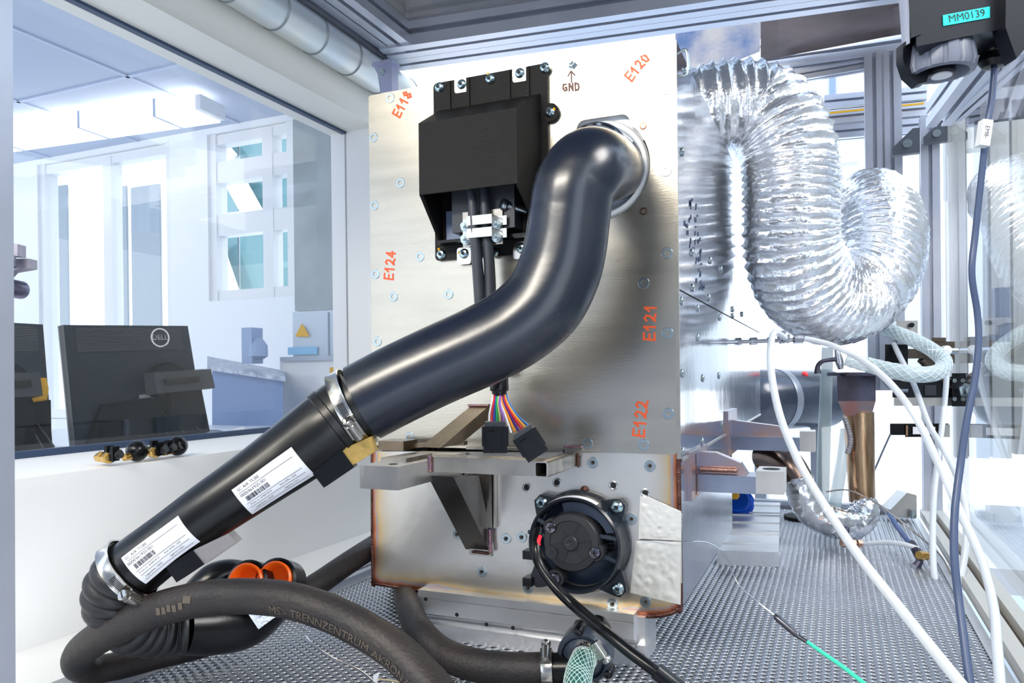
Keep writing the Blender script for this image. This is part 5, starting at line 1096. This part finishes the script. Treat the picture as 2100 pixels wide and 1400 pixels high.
# label
pA, pB, pC, pD_ = PD(1935, 53, SD-.0012), PD(2030, 36, SD-.0012), PD(2030, 13, SD-.0012), PD(1934, 31, SD-.0012)
lo_ = B().prism([pA, pB, pC, pD_], FW*.0008).obj('turquoise_label', TEAL, sh_)
ex = (pB-pA).normalized(); ey = (pD_-pA); ey = (ey-ex*ex.dot(ey)).normalized(); ce = (pA+pB+pC+pD_)/4-FW*.0004
b = B(); text(b, 'MM0139', .0112, lambda x, y: ce+ex*x+ey*y); b.obj('label_lettering', INK, lo_)
# gland
gc = PD(2036, 78, SD+.05)
g_ = B().lathe(gc, -UP, [(.011, -.012), (.011, 0), (.014, .001), (.0155, .003), (.0155, .014), (.013, .018), (.0155, .022), (.0155, .027), (.011, .033), (.006, .034)], 12).obj('cable_gland', BLK, sh_)
o = cable('sensor_cable', 'dark blue grey cable hanging from the sensor head down to the bottom right', 'cable', [(2040, 130, .85, 6), (2034, 200, .85, 6.5), (2024, 260, .85, 6.5), (2013, 360, .86, 6.5), (2000, 480, .87, 6.5), (1993, 560, .87, 6.5), (2004, 640, .88, 6.5), (2007, 700, .88, 6.5), (1999, 780, .88, 6.8), (1983, 860, .88, 7), (1970, 950, .88, 7.3), (1958, 1050, .87, 7.5), (1957, 1140, .86, 8), (1965, 1220, .85, 8), (1978, 1320, .83, 8.5), (1992, 1420, .81, 9)], mat('slate cable', (.07, .10, .19), 0, .35), 16)
tgc = PD(2018, 274, .845)
t = thing('cable_marker', 'white clip-on cable marker on the hanging dark cable', 'tag', PD(2016, 302, .845))
ey = (PD(2021, 250, .845)-PD(2014, 300, .845)).normalized(); ex = ey.cross(-FW).normalized()
if ex.dot(RT) < 0: ex = -ex
B().obox(tgc, ex*.0055, ey*.0145, FW*.005).obj('sleeve', WHT, t)
B().obox(tgc-ex*.0005-FW*.0051, ex*.0035, ey*.012, FW*.0004).obj('paper_strip', PAPER, t)
b = B(); text(b, 'EM8-', .0068, lambda x, y: tgc-FW*.0058+ey*(-x)+ex*y-ex*.0005); b.obj('marker_lettering', INK, t)
# ================= valves and fittings on the right rear =================
vy = 1.85
dv = lambda u, v, k=0: PD(u, v, 1.78+k)
def pbox(u0, v0, u1, v1, k, th_, nm, m, par): return B().hexa([dv(u0, v1, k), dv(u1, v1, k), dv(u1, v1, k+th_), dv(u0, v1, k+th_)], [dv(u0, v0, k), dv(u1, v0, k), dv(u1, v0, k+th_), dv(u0, v0, k+th_)]).obj(nm, m, par)
DKB = mat('dark bronze valve', (.14, .11, .09), .8, .3)
t = thing('solenoid_valve', 'dark solenoid valve with black coil on the rear post at right', 'valve', dv(1900, 750))
pbox(1815, 706, 1862, 750, 0, .06, 'coil', BLK, t)
for u0, v0, u1, v1, nm in ((1862, 715, 1900, 735, 'stem'), (1898, 700, 1958, 745, 'valve_body'), (1910, 692, 1940, 702, 'top_nut')): pbox(u0, v0, u1, v1, .01, .04, nm, DKB, t)
B().cyl(dv(1898, 720, -.005), dv(1962, 720, -.005), .008).obj('chrome_bar', CH, t); B().lathe(dv(1941, 718, -.01), -FW, [(.011, -.01), (.011, .004), (.006, .006), (0, .006)], 20).obj('push_fitting', WHT, t)
B().cyl(dv(1890, 735, .02), dv(1950, 790, .02), .012).obj('lower_port', DKB, t)
t = thing('connector_plate', 'black bulkhead plate with hex nut fitting beside the right pane', 'plate', dv(1975, 830))
pbox(1830, 772, 1960, 815, .02, .04, 'block', mat('sensor black', (0, 0, 0)), t)
pbox(1833, 815, 1960, 832, .02, .05, 'rail', BAR, t)
pbox(1952, 765, 2000, 833, 0, .01, 'black_plate', BLK, t)
B().lathe(dv(1976, 800, 0), -FW, [(.018, 0), (.018, .012), (.011, .014), (.011, .026), (.006, .028), (0, .028)], 6).obj('hex_nut', ZINC, t)
for u, v in ((1957, 780), (1990, 780), (1957, 818), (1990, 818)): B().lathe(dv(u, v, 0), -FW, [(.005, 0), (.005, .002), (.003, .002), (.003, .0005), (0, .0005)], 14).obj('eyelet', ZINC, t)
B().box(dv(1908, 800, .015)-V((.012, .002, .012)), dv(1908, 800, .015)+V((.012, .004, .012))).obj('square_button', mat('inner grey', (.04, .045, .055)), t)
cable('grey_wire', 'thin grey cable curving into the black valve block', 'cable', [(1808, 765, 1.8, 3), (1815, 785, 1.79, 3.2), (1835, 799, 1.78, 3.4), (1862, 801, 1.77, 3.6)], mat('grey wire', (.2, .25, .33), 0, .4), 10)
t = thing('door_latch', 'black and grey door latch bar on the rear post at right', 'latch', dv(1900, 900))
pbox(1825, 868, 1858, 892, 0, .04, 'latch_end', BLK, t); pbox(1856, 868, 1945, 896, .0, .035, 'latch_body', BLK, t); pbox(1872, 875, 1918, 890, -.004, .004, 'latch_plate', PAPER, t); pbox(1858, 872, 1862, 893, -.004, .004, 'copper_edge', CPR, t); pbox(1925, 870, 1948, 896, -.004, .04, 'grey_end', BAR, t)
cable('thin_rod', 'thin slanting dark rod below the door latch', 'rod', [(1826, 890, 1.78, 2), (1808, 930, 1.8, 2), (1790, 972, 1.82, 2)], mat('grey wire', (.2, .25, .33)), 8)
t = thing('corner_bracket', 'small grey angle bracket at the foot of the rear post', 'bracket', PD(1850, 1060, 1.95))
B().prism([PD(1826, 1045, 1.95), PD(1860, 1010, 1.95), PD(1880, 1015, 1.95), PD(1880, 1060, 1.95), PD(1860, 1062, 1.95), PD(1835, 1060, 1.95)], FW*.05).obj('body', BAR, t); B().cyl(PD(1872, 1045, 1.94), PD(1872, 1062, 1.94), .007).obj('bolt', ZINC, t)
t = thing('corner_bracket', 'grey cast bracket on the left flank of the rear post at mid height', 'bracket', PD(1865, 690, 1.95))
B().prism([PD(1838, 658, 1.95), PD(1882, 657, 1.95), PD(1882, 690, 1.95), PD(1862, 690, 1.95), PD(1858, 675, 1.95), PD(1838, 668, 1.95)], FW*.05).obj('body', BAR, t); B().cyl(PD(1870, 666, 1.94), PD(1870, 667, 1.97), .006).obj('bolt', DARK, t)
t = thing('dark_post', 'dark flat strip with round bolt hanging below the foil duct', 'strip', PD(1800, 735, 2.1))
B().obox(PD(1801, 700, 2.1), RT*.010, FW*.006, UP*.065).obj('strip', mat('slate strip', (.08, .12, .22), .2, .4), t); B().lathe(PD(1798, 727, 2.09), -FW, [(.008, 0), (.007, .004), (0, .005)], 16).obj('bolt', ZINC, t)
# black vessel seen behind the box and white benches outside
t = thing('pressure_vessel', 'dark rounded vessel lying behind the box beyond the rear of the chamber', 'tank', PD(1610, 880, 2.9))
c0, c1 = PD(1500, 822, 2.75), PD(1725, 815, 3.05); ax = (c1-c0).normalized(); L_ = (c1-c0).length; r_ = .115
B().lathe(c0, ax, [(0, 0), (r_*.55, .012), (r_*.85, .045), (r_, .1), (r_, L_-.1), (r_*.85, L_-.045), (r_*.55, L_-.012), (0, L_)], 40).obj('shell', mat('dark vessel', (.012, .02, .035), .1, .2, c2=(.05, .06, .09), vscale=6), t)
B().lathe(c0+ax*L_*.35, ax, [(r_+.002, 0), (r_+.003, .004), (r_+.003, .03), (r_+.002, .034)], 40).obj('band', mat('vessel band', (.2, .22, .26), .3, .3), t)
for k in (.25, .75):
    q = c0+ax*L_*k; B().box((q.x-.02, q.y-.06, -.55), (q.x+.02, q.y+.06, q.z-r_*.9)).obj('saddle_support', mat('vessel band', (.2, .22, .26)), t)
B().sph(PD(1650, 768, 2.85), .013).obj('red_cap', mat('red cap', (.8, .03, .04), 0, .4), t)
tg2 = thing('white_bench', 'white bench surface behind the chamber at right', 'bench', (.5, 3.0, -1.25))
B().box((-.9, 2.45, -.62), (1.9, 3.6, -.55)).obj('bench_top', WHT, tg2)
for x in (-.85, 1.8):
    for y in (2.5, 3.5): B().box((x, y, -1.25), (x+.05, y+.05, -.62)).obj('leg', BAR, tg2)
for i, (u0, v0, u1, v1, c_) in enumerate(((1945, -900, 1985, 940, (.62, .61, .56)), (1985, 205, 2030, 940, (.40, .42, .45)), (2030, 205, 2075, 940, (.66, .64, .58)), (2075, 205, 2420, 940, (.58, .55, .47)), (1985, 130, 2420, 205, (.28, .29, .31)), (1985, -900, 2420, 130, (.66, .62, .50)))):
    rectY(B(), u0, v0, u1, v1, 4.4, .1).obj('trim_%d' % (20+i), mat('outer panel %d' % i, c_, 0, .6))['kind'] = 'structure'
o = struct(rectY(B(), 1500, -900, 1760, 330, 4.6, .1).obj('trim_4', mat('outer beige wall', (.84, .80, .70), 0, .6)))
struct(rectY(B(), 1700, 150, 1716, 430, 4.55, .05).obj('trim_5', mat('slate blue frame', (.25, .33, .45), 0, .5)))
struct(rectY(B(), 1762, -900, 1960, 800, 4.7, .1).obj('trim_6', mat('outer white wall', (.95, .93, .88), 0, .6)))
